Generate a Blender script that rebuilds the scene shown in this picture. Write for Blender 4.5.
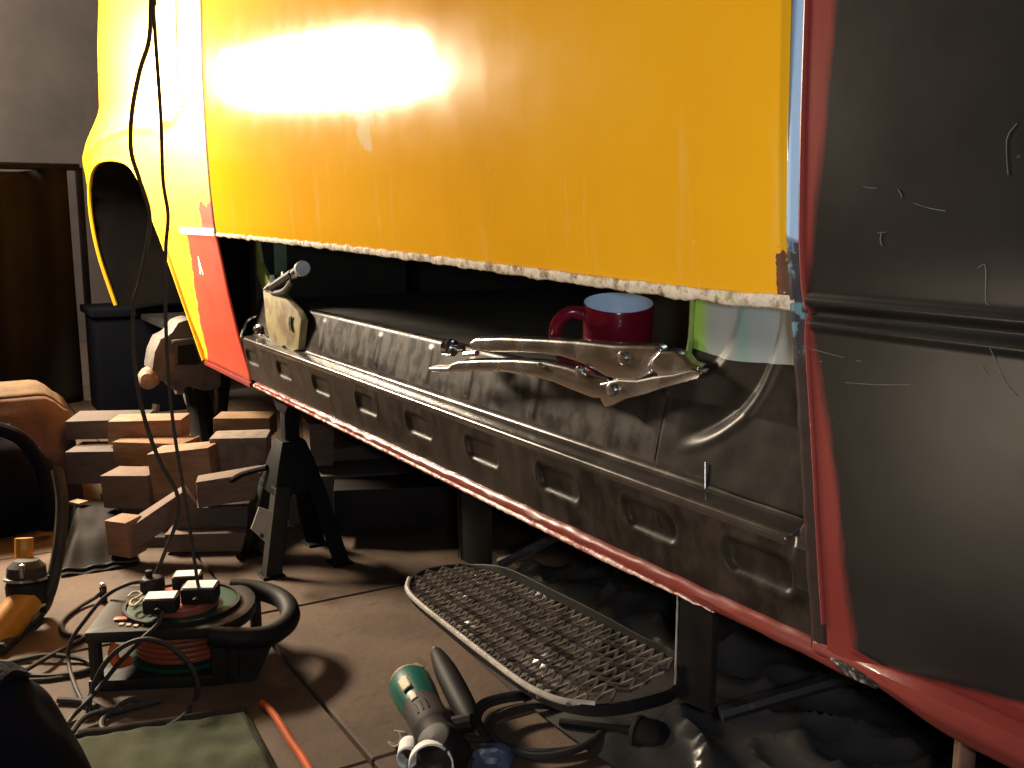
import bpy, bmesh, math, random
import numpy as np
from mathutils import Vector, Matrix, noise
random.seed(7)
for o in list(bpy.data.objects): bpy.data.objects.remove(o)
SC = bpy.context.scene; COL = SC.collection
# ------------------------------------------------------------------ camera
F = 1000.0; VPX, VPY = -91.0, 217.0          # the van's long axis runs to this vanishing point
PIT = math.atan((384 - VPY) / F)
YAW = math.atan((512 - VPX) / (F * math.cos(PIT) + (384 - VPY) * math.sin(PIT)))
CAM = np.array([0, -.6, .78])
fw = np.array([-math.cos(YAW) * math.cos(PIT), math.sin(YAW) * math.cos(PIT), -math.sin(PIT)])
rt = np.array([math.sin(YAW), math.cos(YAW), 0]); up = np.cross(rt, fw)
cd = bpy.data.cameras.new('camera'); cd.sensor_width = 36; cd.lens = F * 36 / 1024; cd.clip_start = .02
cam = bpy.data.objects.new('camera', cd); COL.objects.link(cam); SC.camera = cam
cam.matrix_world = Matrix(((rt[0], up[0], -fw[0], CAM[0]), (rt[1], up[1], -fw[1], CAM[1]), (rt[2], up[2], -fw[2], CAM[2]), (0, 0, 0, 1)))
# ------------------------------------------------------------------ light
def area(name, loc, target, size, size_y, power, color, spread=None):
    l = bpy.data.lights.new(name, 'AREA'); l.shape = 'RECTANGLE'; l.size = size; l.size_y = size_y; l.energy = power; l.color = color
    if spread: l.spread = spread
    o = bpy.data.objects.new(name, l); COL.objects.link(o); o.location = loc
    o.rotation_euler = (Vector(target) - Vector(loc)).to_track_quat('-Z', 'Y').to_euler(); return o
area('work_lamp_light', (-3.45, -.72, 1.27), (-2.5, .1, .70), .60, .19, 100, (1, .82, .60))
area('fluorescent_tube_light', (.6, -1.9, 2.4), (-.6, 0, .5), 1.2, .08, 2.5, (.86, .93, 1))
area('camera_flash_light', (.028, -.555, .785), (-.85, .0, .72), .05, .03, 3.0, (.90, .93, 1))
area('wall_fill_light', (-5.4, -1.6, 2.45), (-6.6, -.5, 1.0), 1.2, .08, 70, (1, .9, .78))  # fill added to lift the far wall; no tube is known there
area('cabin_fill_light', (-1.0, .62, 1.5), (-1.0, .2, .6), .4, .3, 1.2, (.75, .87, 1))  # unseen light added in the closed cabin to brighten the mug's inside
area('second_lamp_light', (-1.08, -1.06, .10), (-.42, .05, .52), .16, .12, 2.6, (1, .80, .58))
w = bpy.data.worlds.new('world'); SC.world = w; w.use_nodes = True
w.node_tree.nodes['Background'].inputs[0].default_value = (.02, .02, .022, 1)
w.node_tree.nodes['Background'].inputs[1].default_value = .3
SC.view_settings.view_transform = 'Standard'; SC.view_settings.look = 'None'
SC.view_settings.exposure = 0.3; SC.view_settings.gamma = 1; SC.view_settings.use_curve_mapping = False

# ------------------------------------------------------------------ pixel -> point on a real plane
def ray(x, y): return fw * F + rt * (x - 512) + up * (384 - y)
def PY(x, y, Y): d = ray(x, y); return Vector(CAM + d * ((Y - CAM[1]) / d[1]))
def PX(x, y, X): d = ray(x, y); return Vector(CAM + d * ((X - CAM[0]) / d[0]))
def PZ(x, y, Z): d = ray(x, y); return Vector(CAM + d * ((Z - CAM[2]) / d[2]))
def PP(x, y, p, n):
    d = Vector(ray(x, y)); n = Vector(n); c = Vector(CAM); return c + d * ((Vector(p) - c).dot(n) / d.dot(n))
def lerp(a, b, t): return a + (b - a) * t
def interp(x, pts): return float(np.interp(x, [p[0] for p in pts], [p[1] for p in pts]))
def sm(a, b, x):
    t = min(1, max(0, (x - a) / (b - a))); return t * t * (3 - 2 * t)

# ------------------------------------------------------------------ materials
class N:
    def __init__(s, name):
        s.m = bpy.data.materials.new(name); s.m.use_nodes = True; s.t = s.m.node_tree; s.b = s.t.nodes['Principled BSDF']
    def n(s, ty, ins=None, **kw):
        nd = s.t.nodes.new(ty)
        for k, v in kw.items(): setattr(nd, k, v)
        for k, v in (ins or {}).items(): s.set(nd, k, v)
        return nd
    def set(s, nd, k, v):
        if isinstance(v, bpy.types.NodeSocket): s.t.links.new(v, nd.inputs[k])
        else: nd.inputs[k].default_value = v
    def p(s, k, v): s.set(s.b, k, v)
    def math(s, op, a, b=0.0, clamp=False): return s.n('ShaderNodeMath', {0: a, 1: b}, operation=op, use_clamp=clamp).outputs[0]
    def mix(s, f, a, b):
        nd = s.n('ShaderNodeMix', data_type='RGBA'); s.set(nd, 0, f); s.set(nd, 6, a); s.set(nd, 7, b); return nd.outputs[2]
    def ramp(s, f, stops, interp='LINEAR'):
        nd = s.n('ShaderNodeValToRGB', {0: f}); e = nd.color_ramp.elements; nd.color_ramp.interpolation = interp
        while len(e) < len(stops): e.new(.5)
        for q, (pos, c) in zip(e, stops): q.position = pos; q.color = c if isinstance(c, tuple) else (c, c, c, 1)
        return nd.outputs[0]
    def pos(s): return s.n('ShaderNodeNewGeometry').outputs['Position']
    def xyz(s): x = s.n('ShaderNodeSeparateXYZ', {0: s.pos()}); return x.outputs[0], x.outputs[1], x.outputs[2]
    def noise(s, scale, detail=4, vec=None, rough=.55, stretch=None):
        v = vec or s.pos()
        if stretch: v = s.n('ShaderNodeMapping', {0: v, 3: stretch}).outputs[0]
        return s.n('ShaderNodeTexNoise', {'Vector': v, 'Scale': scale, 'Detail': detail, 'Roughness': rough}).outputs[0]
    def bump(s, h, st, dist=.01): s.p('Normal', s.n('ShaderNodeBump', {'Height': h, 'Strength': st, 'Distance': dist}).outputs[0])
def c4(c): return (c[0], c[1], c[2], 1)
def M(name, c1, c2=None, scale=15, rough=.5, rough2=None, metal=0, bump=0, bscale=60, coat=0, lo=.4, hi=.65, spec=.5, stretch=None):
    m = N(name); m.p('Roughness', rough); m.p('Metallic', metal); m.p('Coat Weight', coat); m.p('Specular IOR Level', spec)
    if c2:
        f = m.ramp(m.noise(scale, 5, stretch=stretch), [(lo, 0.), (hi, 1.)]); m.p('Base Color', m.mix(f, c4(c1), c4(c2)))
        if rough2 is not None: m.p('Roughness', m.n('ShaderNodeMapRange', {0: f, 3: rough, 4: rough2}).outputs[0])
    else: m.p('Base Color', c4(c1))
    if bump: m.bump(m.noise(bscale, 4), bump, .004)
    return m.m

def yellow_paint(name, wing=False):
    m = N(name); x, y, z = m.xyz()
    nz = m.noise(3, 4); base = m.mix(m.ramp(nz, [(.35, 0.), (.7, 1.)]), (.94, .50, .016, 1), (.88, .43, .012, 1))
    # dull vertical wipe marks, polished through to a paler coat
    st = m.ramp(m.noise(9, 3, stretch=(3.2, 1, .5)), [(.60, 0.), (.78, 1.)])
    base = m.mix(m.math('MULTIPLY', st, .28), base, (.85, .62, .22, 1))
    sc = m.ramp(m.noise(5, 2, stretch=(9, 1, .9)), [(.695, 0.), (.70, 1.), (.706, 0.)])
    base = m.mix(m.math('MULTIPLY', sc, .35), base, (.9, .68, .3, 1))
    rough = m.n('ShaderNodeMapRange', {0: m.noise(14, 5), 3: .42 if wing else .09, 4: .55 if wing else .16}).outputs[0]
    if wing:
        e = m.math('MULTIPLY', m.math('SUBTRACT', m.noise(40, 4), .5), .05)
        xx = m.math('ADD', x, e); zz = m.math('ADD', z, e)
        red = m.math('MULTIPLY', m.math('GREATER_THAN', m.math('ADD', xx, m.math('MULTIPLY', m.math('SUBTRACT', .742, z), .36)), -2.665), m.math('LESS_THAN', z, .742))
        pat = m.math('MULTIPLY', m.math('GREATER_THAN', xx, -2.50), m.math('LESS_THAN', zz, .81))
        red = m.math('MAXIMUM', red, pat)
        base = m.mix(red, base, m.mix(m.noise(20, 3), (.50, .045, .02, 1), (.62, .07, .03, 1)))
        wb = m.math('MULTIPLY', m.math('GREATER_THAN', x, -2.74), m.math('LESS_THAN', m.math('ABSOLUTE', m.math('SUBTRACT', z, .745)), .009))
        base = m.mix(wb, base, (.85, .8, .72, 1))  # lamp highlight along the crease painted as a white band
    else:
        # dried filler run under the window: a patch of its own shape
        dx = m.math('DIVIDE', m.math('ADD', x, 1.45), .055); dz = m.math('DIVIDE', m.math('SUBTRACT', z, .945), .075)
        r = m.math('ADD', m.math('MULTIPLY', dx, dx), m.math('MULTIPLY', dz, dz))
        r = m.math('ADD', r, m.math('MULTIPLY', m.math('SUBTRACT', m.noise(30, 5), .5), 2.6))
        base = m.mix(m.math('MULTIPLY', m.ramp(r, [(.55, 1.), (.75, 0.)]), .75), base, (.86, .72, .40, 1))
        # bare brown metal in the lower rear corner
        e = m.math('MULTIPLY', m.math('SUBTRACT', m.noise(60, 4), .5), .03)
        bm_ = m.math('MULTIPLY', m.math('GREATER_THAN', m.math('ADD', x, m.math('MULTIPLY', e, .5)), -.6025), m.math('LESS_THAN', m.math('ADD', z, e), .75))
        base = m.mix(bm_, base, m.mix(m.noise(90, 4), (.10, .04, .025, 1), (.24, .12, .07, 1)))
    m.p('Base Color', base); m.p('Roughness', rough); m.bump(m.noise(6, 3), .03, .01); return m.m

def rear_black():
    m = N('black primer with brushed red edge'); x, y, z = m.xyz()
    wdt = m.ramp(m.n('ShaderNodeMapRange', {0: z, 1: .4, 2: 1.0}).outputs[0],
                 [(0., .30), (.03, .034), (.25, .024), (.42, .014), (.50, .004), (.53, .003), (.6, .012), (.75, .022), (1., .034)])
    e = m.math('MULTIPLY', m.math('SUBTRACT', m.noise(70, 4, stretch=(1, 1, .12)), .5), .016)
    edge = m.math('SUBTRACT', m.math('ADD', m.math('ADD', x, .571), e), wdt)
    red = m.ramp(m.n('ShaderNodeMapRange', {0: edge, 1: -.006, 2: .003}).outputs[0], [(0., 1.), (1., 0.)])
    low = m.math('SUBTRACT', z, m.math('ADD', .408, m.math('MULTIPLY', m.math('ADD', x, .55), .18)))
    low = m.ramp(m.n('ShaderNodeMapRange', {0: m.math('ADD', low, m.math('MULTIPLY', e, .35)), 1: -.003, 2: .002}).outputs[0], [(0., 1.), (1., 0.)])
    red = m.math('MAXIMUM', red, low)
    blk = m.mix(m.ramp(m.noise(7, 5), [(.35, 0.), (.7, 1.)]), (.008, .0078, .0075, 1), (.018, .017, .016, 1))
    sp = m.ramp(m.noise(160, 2), [(.76, 0.), (.80, 1.)]); blk = m.mix(m.math('MULTIPLY', sp, .25), blk, (.12, .115, .11, 1))
    m.p('Base Color', m.mix(red, blk, m.mix(m.noise(25, 3, stretch=(1, 1, .3)), (.26, .038, .030, 1), (.20, .03, .026, 1))))
    m.p('Roughness', m.n('ShaderNodeMapRange', {0: m.noise(9, 4), 3: .27, 4: .40}).outputs[0]); m.p('Specular IOR Level', .32); m.bump(m.noise(40, 3), .04, .004); return m.m

def gusset_paint():
    m = N('black steel with worn grey and green paint'); x, y, z = m.xyz()
    line = m.math('ADD', .640, m.math('MULTIPLY', m.math('SINE', m.math('MULTIPLY', m.math('ADD', x, .70), 28)), .004))
    top = m.math('GREATER_THAN', z, line)
    blk = m.mix(m.ramp(m.noise(14, 6, rough=.65), [(.36, 0.), (.66, 1.)]), (.007, .0055, .0045, 1), (.034, .027, .022, 1))
    m.p('Specular IOR Level', .2)
    grey = m.mix(m.ramp(m.noise(14, 5, stretch=(1, 1, .35)), [(.4, 0.), (.65, 1.)]), (.33, .40, .44, 1), (.42, .45, .42, 1))
    grn = m.math('SUBTRACT', x, -.800)
    grn = m.ramp(m.n('ShaderNodeMapRange', {0: m.math('ADD', grn, m.math('MULTIPLY', m.noise(30), .012)), 1: -.002, 2: .016}).outputs[0], [(0., 1.), (1., 0.)])
    teal = m.ramp(m.math('ABSOLUTE', m.math('ADD', x, .738)), [(.0, .6), (.016, 0.)])
    grey = m.mix(teal, grey, (.20, .42, .33, 1)); grey = m.mix(grn, grey, (.34, .60, .10, 1))
    m.p('Base Color', m.mix(top, blk, grey)); m.p('Roughness', .38); m.bump(m.noise(50, 3), .05, .003); return m.m

def chipped():
    m = N('chipped filler and rust edge'); v = m.pos()
    f = m.noise(55, 6, rough=.7)
    c = m.ramp(f, [(.33, (.12, .06, .035, 1)), (.43, (.42, .33, .22, 1)), (.52, (.74, .68, .55, 1)), (.61, (.60, .52, .38, 1)), (.68, (.20, .10, .06, 1))])
    g = m.ramp(m.noise(22, 3), [(.62, 0.), (.70, 1.)]); c = m.mix(m.math('MULTIPLY', g, .5), c, (.35, .45, .18, 1))
    m.p('Base Color', c); m.p('Roughness', .75); m.bump(f, .3, .003); return m.m

def pillar_blue():
    m = N('blue paint worn to dark metal'); x, y, z = m.xyz()
    f = m.math('ADD', m.math('MULTIPLY', m.math('SUBTRACT', z, .735), 14), m.math('SUBTRACT', m.noise(45, 5), .5), clamp=False)
    f = m.ramp(f, [(.30, 0.), (.45, 1.)])
    dirt = m.mix(m.ramp(m.noise(75, 4), [(.55, 0.), (.62, 1.)]), (.03, .028, .04, 1), (.10, .22, .28, 1))
    dirt = m.mix(m.math('LESS_THAN', z, .665), dirt, (.035, .022, .022, 1))
    m.p('Base Color', m.mix(f, dirt, (.30, .50, .80, 1))); m.p('Roughness', .6); m.p('Specular IOR Level', .15); m.bump(m.noise(80, 4), .1, .003); return m.m

def steel_mat():
    m = N('smudged black pressed steel'); a = m.ramp(m.noise(9, 6, rough=.65), [(.38, 0.), (.66, 1.)]); b = m.ramp(m.noise(34, 5, rough=.6, stretch=(1, 1, .6)), [(.42, 0.), (.62, 1.)])
    c = m.mix(a, (.008, .0062, .005, 1), (.034, .026, .020, 1)); c = m.mix(m.math('MULTIPLY', b, .45), c, (.052, .040, .031, 1))
    m.p('Base Color', c); m.p('Roughness', m.n('ShaderNodeMapRange', {0: b, 3: .34, 4: .52}).outputs[0]); m.p('Specular IOR Level', .18); m.bump(m.noise(26, 4), .05, .004); return m.m
def floor_mat():
    m = N('stained brown concrete')
    f = m.noise(4, 6, rough=.65); c = m.mix(m.ramp(f, [(.3, 0.), (.7, 1.)]), (.062, .038, .024, 1), (.145, .092, .058, 1))
    d = m.ramp(m.noise(14, 6, rough=.7), [(.56, 0.), (.68, 1.)]); c = m.mix(m.math('MULTIPLY', d, .5), c, (.04, .027, .02, 1))
    s = m.ramp(m.noise(120, 2), [(.745, 0.), (.77, 1.)]); c = m.mix(m.math('MULTIPLY', s, .6), c, (.34, .26, .18, 1))
    m.p('Base Color', c); m.p('Roughness', .8); m.bump(m.noise(60, 5), .35, .004); return m.m
def wood_mat(name, a, b):
    m = N(name); f = m.noise(18, 5, stretch=(1, 1, 5)); g = m.noise(90, 3, stretch=(.5, 1, 2))
    c = m.mix(m.ramp(f, [(.35, 0.), (.68, 1.)]), c4(a), c4(b)); m.p('Base Color', c); m.p('Roughness', .82); m.bump(g, .3, .003); return m.m

MT = dict(
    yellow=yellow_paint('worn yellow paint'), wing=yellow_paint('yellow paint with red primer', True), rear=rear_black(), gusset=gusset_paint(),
    chip=chipped(), blue=pillar_blue(), floor=floor_mat(),
    steel=steel_mat(),
    ledge=M('rubbed black steel', (.05, .043, .037), (.09, .075, .06), 14, .20, .30, .3, .02, 40, spec=.9, lo=.35, hi=.7),
    zinc=M('pale zinc', (.50, .54, .58), (.38, .40, .43), 60, .35),
    red=M('red oxide paint', (.25, .04, .032), (.20, .03, .026), 12, .33, .42, 0, .05, 30, coat=.15),
    redlip=M('ragged red weld edge', (.42, .09, .07), (.85, .66, .56), 45, .30, .45, 0, .3, 120, lo=.42, hi=.6, spec=.8),
    inner=M('dark cabin lining', (.016, .015, .013), (.03, .028, .02), 8, .75),
    olive=M('olive brown board', (.050, .043, .026), (.035, .03, .02), 9, .7),
    under=M('underseal black', (.010, .010, .010), (.02, .018, .016), 12, .6, spec=.2),
    arch=M('wheel arch mud black', (.008, .007, .007), (.013, .011, .010), 6, .9, spec=.08),
    dkgreen=M('dark green paint', (.20, .31, .17), (.12, .18, .11), 14, .5),
    olivepaint=M('worn olive yellow paint', (.27, .24, .11), (.17, .11, .06), 26, .5, lo=.45, hi=.6),
    green=M('leaf green paint', (.26, .36, .08), (.20, .30, .08), 30, .45),
    chrome=M('bright nickel steel', (.52, .515, .51), (.42, .41, .40), 30, .22, .32, 1, .04, 80, lo=.4, hi=.7),
    steelgrey=M('cast iron grey', (.15, .125, .11), (.085, .07, .06), 22, .65, None, .2, .2, 60),
    rust=M('rusty disc', (.22, .12, .08), (.14, .09, .07), 30, .5, None, .5),
    mugred=M('glossy red glaze', (.15, .006, .018), (.13, .005, .016), 4, .2, spec=.35), mugin=M('pale blue glaze', (.52, .66, .84), (.50, .64, .82), 4, .2),
    stepblk=M('chipped black enamel', (.016, .015, .018), (.06, .045, .035), 50, .34, .5, 0, .05, 60, lo=.55, hi=.7, spec=.7),
    stepedge=M('pale edge highlight', (.66, .62, .55), (.40, .36, .32), 40, .30, .4, .2),  # pale colour standing in for highlights on the step's edges
    strand=M('worn steel strand', (.30, .26, .22), (.07, .055, .045), 50, .30, .5, .7, lo=.45, hi=.6),
    jack=M('black stand paint', (.005, .005, .0055), (.009, .009, .009), 12, .6, spec=.15), jacklit=M('lit black stand leg', (.030, .027, .025), (.02, .019, .018), 20, .7, spec=.15),  # front legs' lit tone painted as a paler copy of the stand black
    paper=M('off white paper', (.62, .54, .44), (.50, .43, .34), 40, .8),
    blackplastic=M('black plastic', (.014, .0125, .0115), (.022, .019, .017), 20, .55, spec=.22), rubber=M('black rubber', (.010, .009, .009), (.016, .015, .014), 20, .6, spec=.2),
    cable=M('black cable sheath', (.035, .031, .027), (.05, .044, .038), 20, .62, spec=.25), orange=M('orange cable sheath', (.62, .12, .035), (.50, .10, .03), 20, .7, spec=.2),
    coil=M('brown orange cable coil', (.32, .07, .025), (.20, .045, .02), 20, .45),
    drumgreen=M('bottle green plastic', (.010, .06, .036), (.008, .045, .028), 20, .55, spec=.25), drumred=M('salmon red plastic', (.42, .10, .07), (.36, .085, .06), 20, .4),
    white=M('white label', (.90, .89, .88), (.84, .83, .82), 30, .6),
    teal=M('teal machine plastic', (.012, .11, .085), (.010, .09, .07), 20, .4), dkgrey=M('dark grey plastic', (.050, .043, .038), (.04, .036, .032), 30, .65, spec=.25),
    cream=M('cream label', (.60, .50, .34), (.42, .34, .22), 120, .6), tan=M('tan plastic', (.32, .22, .14), (.25, .17, .11), 40, .6),
    gryellow=M('yellow machine plastic', (.62, .26, .02), (.50, .20, .02), 20, .4),
    navy=M('dark navy cotton', (.004, .005, .012), (.006, .007, .015), 30, .9, None, 0, .4, 400, spec=.08), suede=M('brown suede', (.13, .09, .055), (.10, .07, .045), 30, .9, None, 0, .3, 200, spec=.08),
    suede2=M('grey brown suede', (.12, .075, .062), (.09, .06, .055), 25, .9, None, 0, .3, 200, spec=.08), stitch=M('blue thread', (.10, .13, .30), None, 1, .8),
    matgreen=M('sage green canvas', (.085, .095, .060), (.065, .075, .048), 16, .85, None, 0, .3, 300, spec=.08), matedge=M('dark canvas binding', (.035, .03, .025), (.05, .042, .034), 30, .85, spec=.08),
    sheet=M('black polythene', (.075, .070, .066), (.095, .088, .082), 8, .18, .30, 0, .15, 18, spec=1.0),
    wall=M('grey brown plaster', (.16, .13, .11), (.12, .10, .085), 3, .9, None, 0, .3, 20), ceil=M('grey ceiling board', (.12, .11, .10), (.09, .085, .08), 3, .9),
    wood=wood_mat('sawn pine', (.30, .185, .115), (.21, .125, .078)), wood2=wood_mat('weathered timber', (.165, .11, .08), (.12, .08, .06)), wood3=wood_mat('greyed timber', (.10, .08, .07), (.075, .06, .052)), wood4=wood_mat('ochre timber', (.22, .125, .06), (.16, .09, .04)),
    stone=M('rough concrete block', (.22, .17, .13), (.14, .11, .09), 30, .9, None, 0, .5, 80), dkstuff=M('dark brown vinyl', (.018, .015, .013), (.013, .011, .010), 12, .75, spec=.12),
    blue2=M('dark blue plastic', (.004, .005, .010), (.003, .004, .008), 12, .8, spec=.1), bluerag=M('blue rag cloth', (.10, .13, .22), (.07, .09, .16), 40, .9), darkcurtain=M('dark brown tarpaulin', (.030, .024, .018), (.022, .018, .014), 5, .8, spec=.08),
    chalk=M('chalk scratch', (.17, .17, .175), (.10, .10, .105), 60, .7), whitemark=M('white paint chip', (.8, .75, .68), None, 1, .6),
)
# ------------------------------------------------------------------ mesh builder
class MB:
    def __init__(s): s.v = []; s.f = []
    def add(s, vs, fs):
        o = len(s.v); s.v += [tuple(v) for v in vs]; s.f += [tuple(i + o for i in f) for f in fs]; return s
    def grid(s, fn, nu, nv, keep=None):
        vs = [fn(i / nu, j / nv) for i in range(nu + 1) for j in range(nv + 1)]
        fs = []
        for i in range(nu):
            for j in range(nv):
                if keep and not keep((i + .5) / nu, (j + .5) / nv): continue
                a = i * (nv + 1) + j; fs.append((a, a + nv + 1, a + nv + 2, a + 1))
        return s.add(vs, fs)
    def tube(s, pts, r, n=10, closed=False, smooth=0, flat=1.0, cap=True):
        P = [Vector(p) for p in pts]
        if smooth: P = spline(P, smooth, closed)
        m = len(P); R = r if callable(r) else (lambda t: r)
        T = [((P[(i + 1) % m] - P[i - 1]) if closed else (P[min(i + 1, m - 1)] - P[max(i - 1, 0)])).normalized() for i in range(m)]
        a = T[0].cross(Vector((0, 0, 1)))
        if a.length < .1: a = T[0].cross(Vector((1, 0, 0)))
        a.normalize(); vs = []
        for i in range(m):
            a = (a - T[i] * a.dot(T[i])).normalized(); b = T[i].cross(a); q = R(i / max(1, m - 1))
            for k in range(n):
                t = 2 * math.pi * k / n; vs.append(P[i] + a * (q * math.cos(t)) + b * (q * flat * math.sin(t)))
        fs = []
        for i in range(m if closed else m - 1):
            j = (i + 1) % m
            for k in range(n): fs.append((i * n + k, i * n + (k + 1) % n, j * n + (k + 1) % n, j * n + k))
        if not closed and cap: fs += [tuple(range(n))[::-1], tuple(range((m - 1) * n, m * n))]
        return s.add(vs, fs)
    def lathe(s, prof, c, axis=(0, 0, 1), n=28, cap=True):
        cap = cap and tuple(prof[0]) != tuple(prof[-1])
        z = Vector(axis).normalized(); a = z.orthogonal().normalized(); b = z.cross(a); c = Vector(c); vs = []
        for r, h in prof:
            for k in range(n):
                t = 2 * math.pi * k / n; vs.append(c + z * h + (a * math.cos(t) + b * math.sin(t)) * r)
        m = len(prof); fs = []
        for i in range(m - 1):
            for k in range(n): fs.append((i * n + k, i * n + (k + 1) % n, (i + 1) * n + (k + 1) % n, (i + 1) * n + k))
        if cap and prof[0][0] > 1e-6: fs.append(tuple(range(n))[::-1])
        if cap and prof[-1][0] > 1e-6: fs.append(tuple(range((m - 1) * n, m * n)))
        return s.add(vs, fs)
    def prism(s, poly, ext):
        e = Vector(ext); n = len(poly); P = [Vector(p) for p in poly]
        vs = P + [p + e for p in P]; fs = [tuple(range(n))[::-1], tuple(range(n, 2 * n))] + [(i, (i + 1) % n, n + (i + 1) % n, n + i) for i in range(n)]
        return s.add(vs, fs)
    def box(s, c, d, rz=0, rx=0, ry=0):
        R = Matrix.Rotation(rz, 3, 'Z') @ Matrix.Rotation(ry, 3, 'Y') @ Matrix.Rotation(rx, 3, 'X'); c = Vector(c)
        vs = [c + R @ Vector((sx * d[0] / 2, sy * d[1] / 2, sz * d[2] / 2)) for sx in (-1, 1) for sy in (-1, 1) for sz in (-1, 1)]
        return s.add(vs, [(0, 1, 3, 2), (4, 6, 7, 5), (0, 4, 5, 1), (2, 3, 7, 6), (0, 2, 6, 4), (1, 5, 7, 3)])
def spline(P, k, closed=False):
    out = []; m = len(P); g = lambda i: P[i % m] if closed else P[min(max(i, 0), m - 1)]
    for i in range(m if closed else m - 1):
        a, b, c, d = g(i - 1), g(i), g(i + 1), g(i + 2)
        for j in range(k):
            t = j / k; out.append(.5 * (2 * b + (c - a) * t + (2 * a - 5 * b + 4 * c - d) * t * t + (3 * b - a - 3 * c + d) * t ** 3))
    if not closed: out.append(P[-1])
    return out
ORG = {}
def obj(name, mb, mat, parent=None, bev=0, ang=35, solid=0, sub=0, kind=None, label=None, weld=False, seg=2, base=None):
    org = ORG[parent.name] if parent else Vector(base or (0, 0, 0))
    me = bpy.data.meshes.new(name); me.from_pydata([Vector(v) - org for v in mb.v], [], mb.f)
    bm = bmesh.new(); bm.from_mesh(me)
    if weld: bmesh.ops.remove_doubles(bm, verts=bm.verts, dist=weld)
    bmesh.ops.recalc_face_normals(bm, faces=bm.faces)
    if bev:
        es = [e for e in bm.edges if len(e.link_faces) == 2 and e.calc_face_angle(0) > .5]
        bmesh.ops.bevel(bm, geom=es, offset=bev, segments=seg, affect='EDGES', profile=.6, clamp_overlap=True)
    bm.to_mesh(me); bm.free()
    me.shade_smooth(); me.set_sharp_from_angle(angle=math.radians(ang)); me.materials.append(MT[mat])
    o = bpy.data.objects.new(name, me); COL.objects.link(o)
    if parent: o.parent = parent
    else: o.location = org
    ORG[o.name] = org
    if solid: md = o.modifiers.new('thickness', 'SOLIDIFY'); md.thickness = solid; md.offset = 0
    if sub: md = o.modifiers.new('round', 'SUBSURF'); md.levels = md.render_levels = sub
    if kind: o['kind'] = kind
    if label: o['label'] = label
    return o
def thing(name, label, cat, base, group=None):
    o = bpy.data.objects.new(name, None); COL.objects.link(o); o.location = base; o.empty_display_size = .05
    ORG[o.name] = Vector(base); return tag(o, label, cat, group)
def tag(o, label, cat, group=None):
    o['label'] = label; o['category'] = cat
    if group: o['group'] = group
    return o
# ------------------------------------------------------------------ the garage
def struct(name, mb, mat, **k): return obj(name, mb, mat, kind='structure', **k)
fl = struct('floor', MB().box((-1.7, .3, -.053), (10.2, 7, .07)), 'floor')
sx, sy = .62, .60; n_s = 0
for i in range(-9, 4):
    for j in range(-3, 4):
        cx = -1.262 + sx * (i + .5) + .0; cy = -.088 + sy * (j + .5)
        if not (-5.6 < cx < .6 and -1.5 < cy < 2.2): continue
        b = MB().box((cx + random.uniform(-.002, .002), cy, -.01), (sx - .0055, sy - .0055, .02), rz=random.uniform(-.004, .004))
        obj('paving_slab', b, 'floor', fl, bev=.003, seg=1)
rest = MB()
for x0, x1, y0, y1 in ((-6.8, .9, 2.3, 3.8), (-6.8, .9, -3.2, -1.3), (-6.8, -5.2, -1.3, 2.3), (.6, 3.4, -3.2, 3.8)):
    rest.box(((x0 + x1) / 2, (y0 + y1) / 2, -.012), (x1 - x0, y1 - y0, .018))
obj('outer_paving', rest, 'floor', fl)
struct('wall_front', MB().box((-6.8, .3, 1.3), (.1, 7, 2.8)), 'wall')
struct('wall_rear', MB().box((3.4, .3, 1.3), (.1, 7, 2.8)), 'wall')
struct('wall_left', MB().box((-1.7, -3.2, 1.3), (10.2, .1, 2.8)), 'wall')
struct('wall_right', MB().box((-1.7, 3.8, 1.3), (10.2, .1, 2.8)), 'wall')
struct('ceiling', MB().box((-1.7, .3, 2.72), (10.3, 7.1, .08)), 'ceil')

# ------------------------------------------------------------------ the van
van = thing('van', 'yellow van with black rear panel, cut away sill and red lower edge', 'van', (-1.6, .9, 0))
PROF = [(.36, .082), (.41, .078), (.50, .055), (.60, .036), (.69, .022), (.76, .010), (.85, .004), (.95, .001), (1.1, 0), (1.35, .008), (1.6, .03)]
_pz = np.array([p[0] for p in PROF]); _py = np.array([p[1] for p in PROF])
_zz = np.linspace(.3, 1.7, 281); _yy = np.interp(_zz, _pz, _py); _k = np.hanning(15); _k /= _k.sum(); _yy = np.convolve(np.pad(_yy, 7, 'edge'), _k, 'valid')
def prof(z): return float(np.interp(z, _zz, _yy))
RPROF = [(.36, .062), (.41, .060), (.50, .046), (.60, .032), (.69, .018), (.76, .007), (.85, .003), (.95, .001), (1.1, 0), (1.35, .008), (1.6, .03)]
_ry = np.interp(_zz, [p[0] for p in RPROF], [p[1] for p in RPROF]); _ry = np.convolve(np.pad(_ry, 7, 'edge'), _k, 'valid')
def rprof(z): return float(np.interp(z, _zz, _ry))
def solve(x, y, off=0):
    P = PY(x, y, .03)
    for _ in range(12): P = PY(x, y, prof(P.z) + off)
    return P
cut = [solve(*q) for q in ((213, 234), (250, 237.5), (300, 242.5), (350, 248), (400, 254), (450, 260), (500, 267), (550, 273), (600, 280), (650, 286), (700, 292), (740, 296), (787, 299))]
CUT = [(p.x, p.z) for p in cut]
XL, XR = -2.372, solve(788.5, 200).x
XB = solve(804.5, 200).x; print('XR', XR, XB)
def cutz(x): return interp(x, CUT)
def panel(u, v):
    x = lerp(XL, XR, u); zb = cutz(x) + .0006 * noise.noise(Vector((x * 60, 0, 3))); z = lerp(zb, 1.62, v ** 1.3); return (x, prof(z), z)
obj('side_panel', MB().grid(panel, 160, 46), 'yellow', van, solid=.0016, label='yellow side panel, its lower edge cut off')
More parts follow.
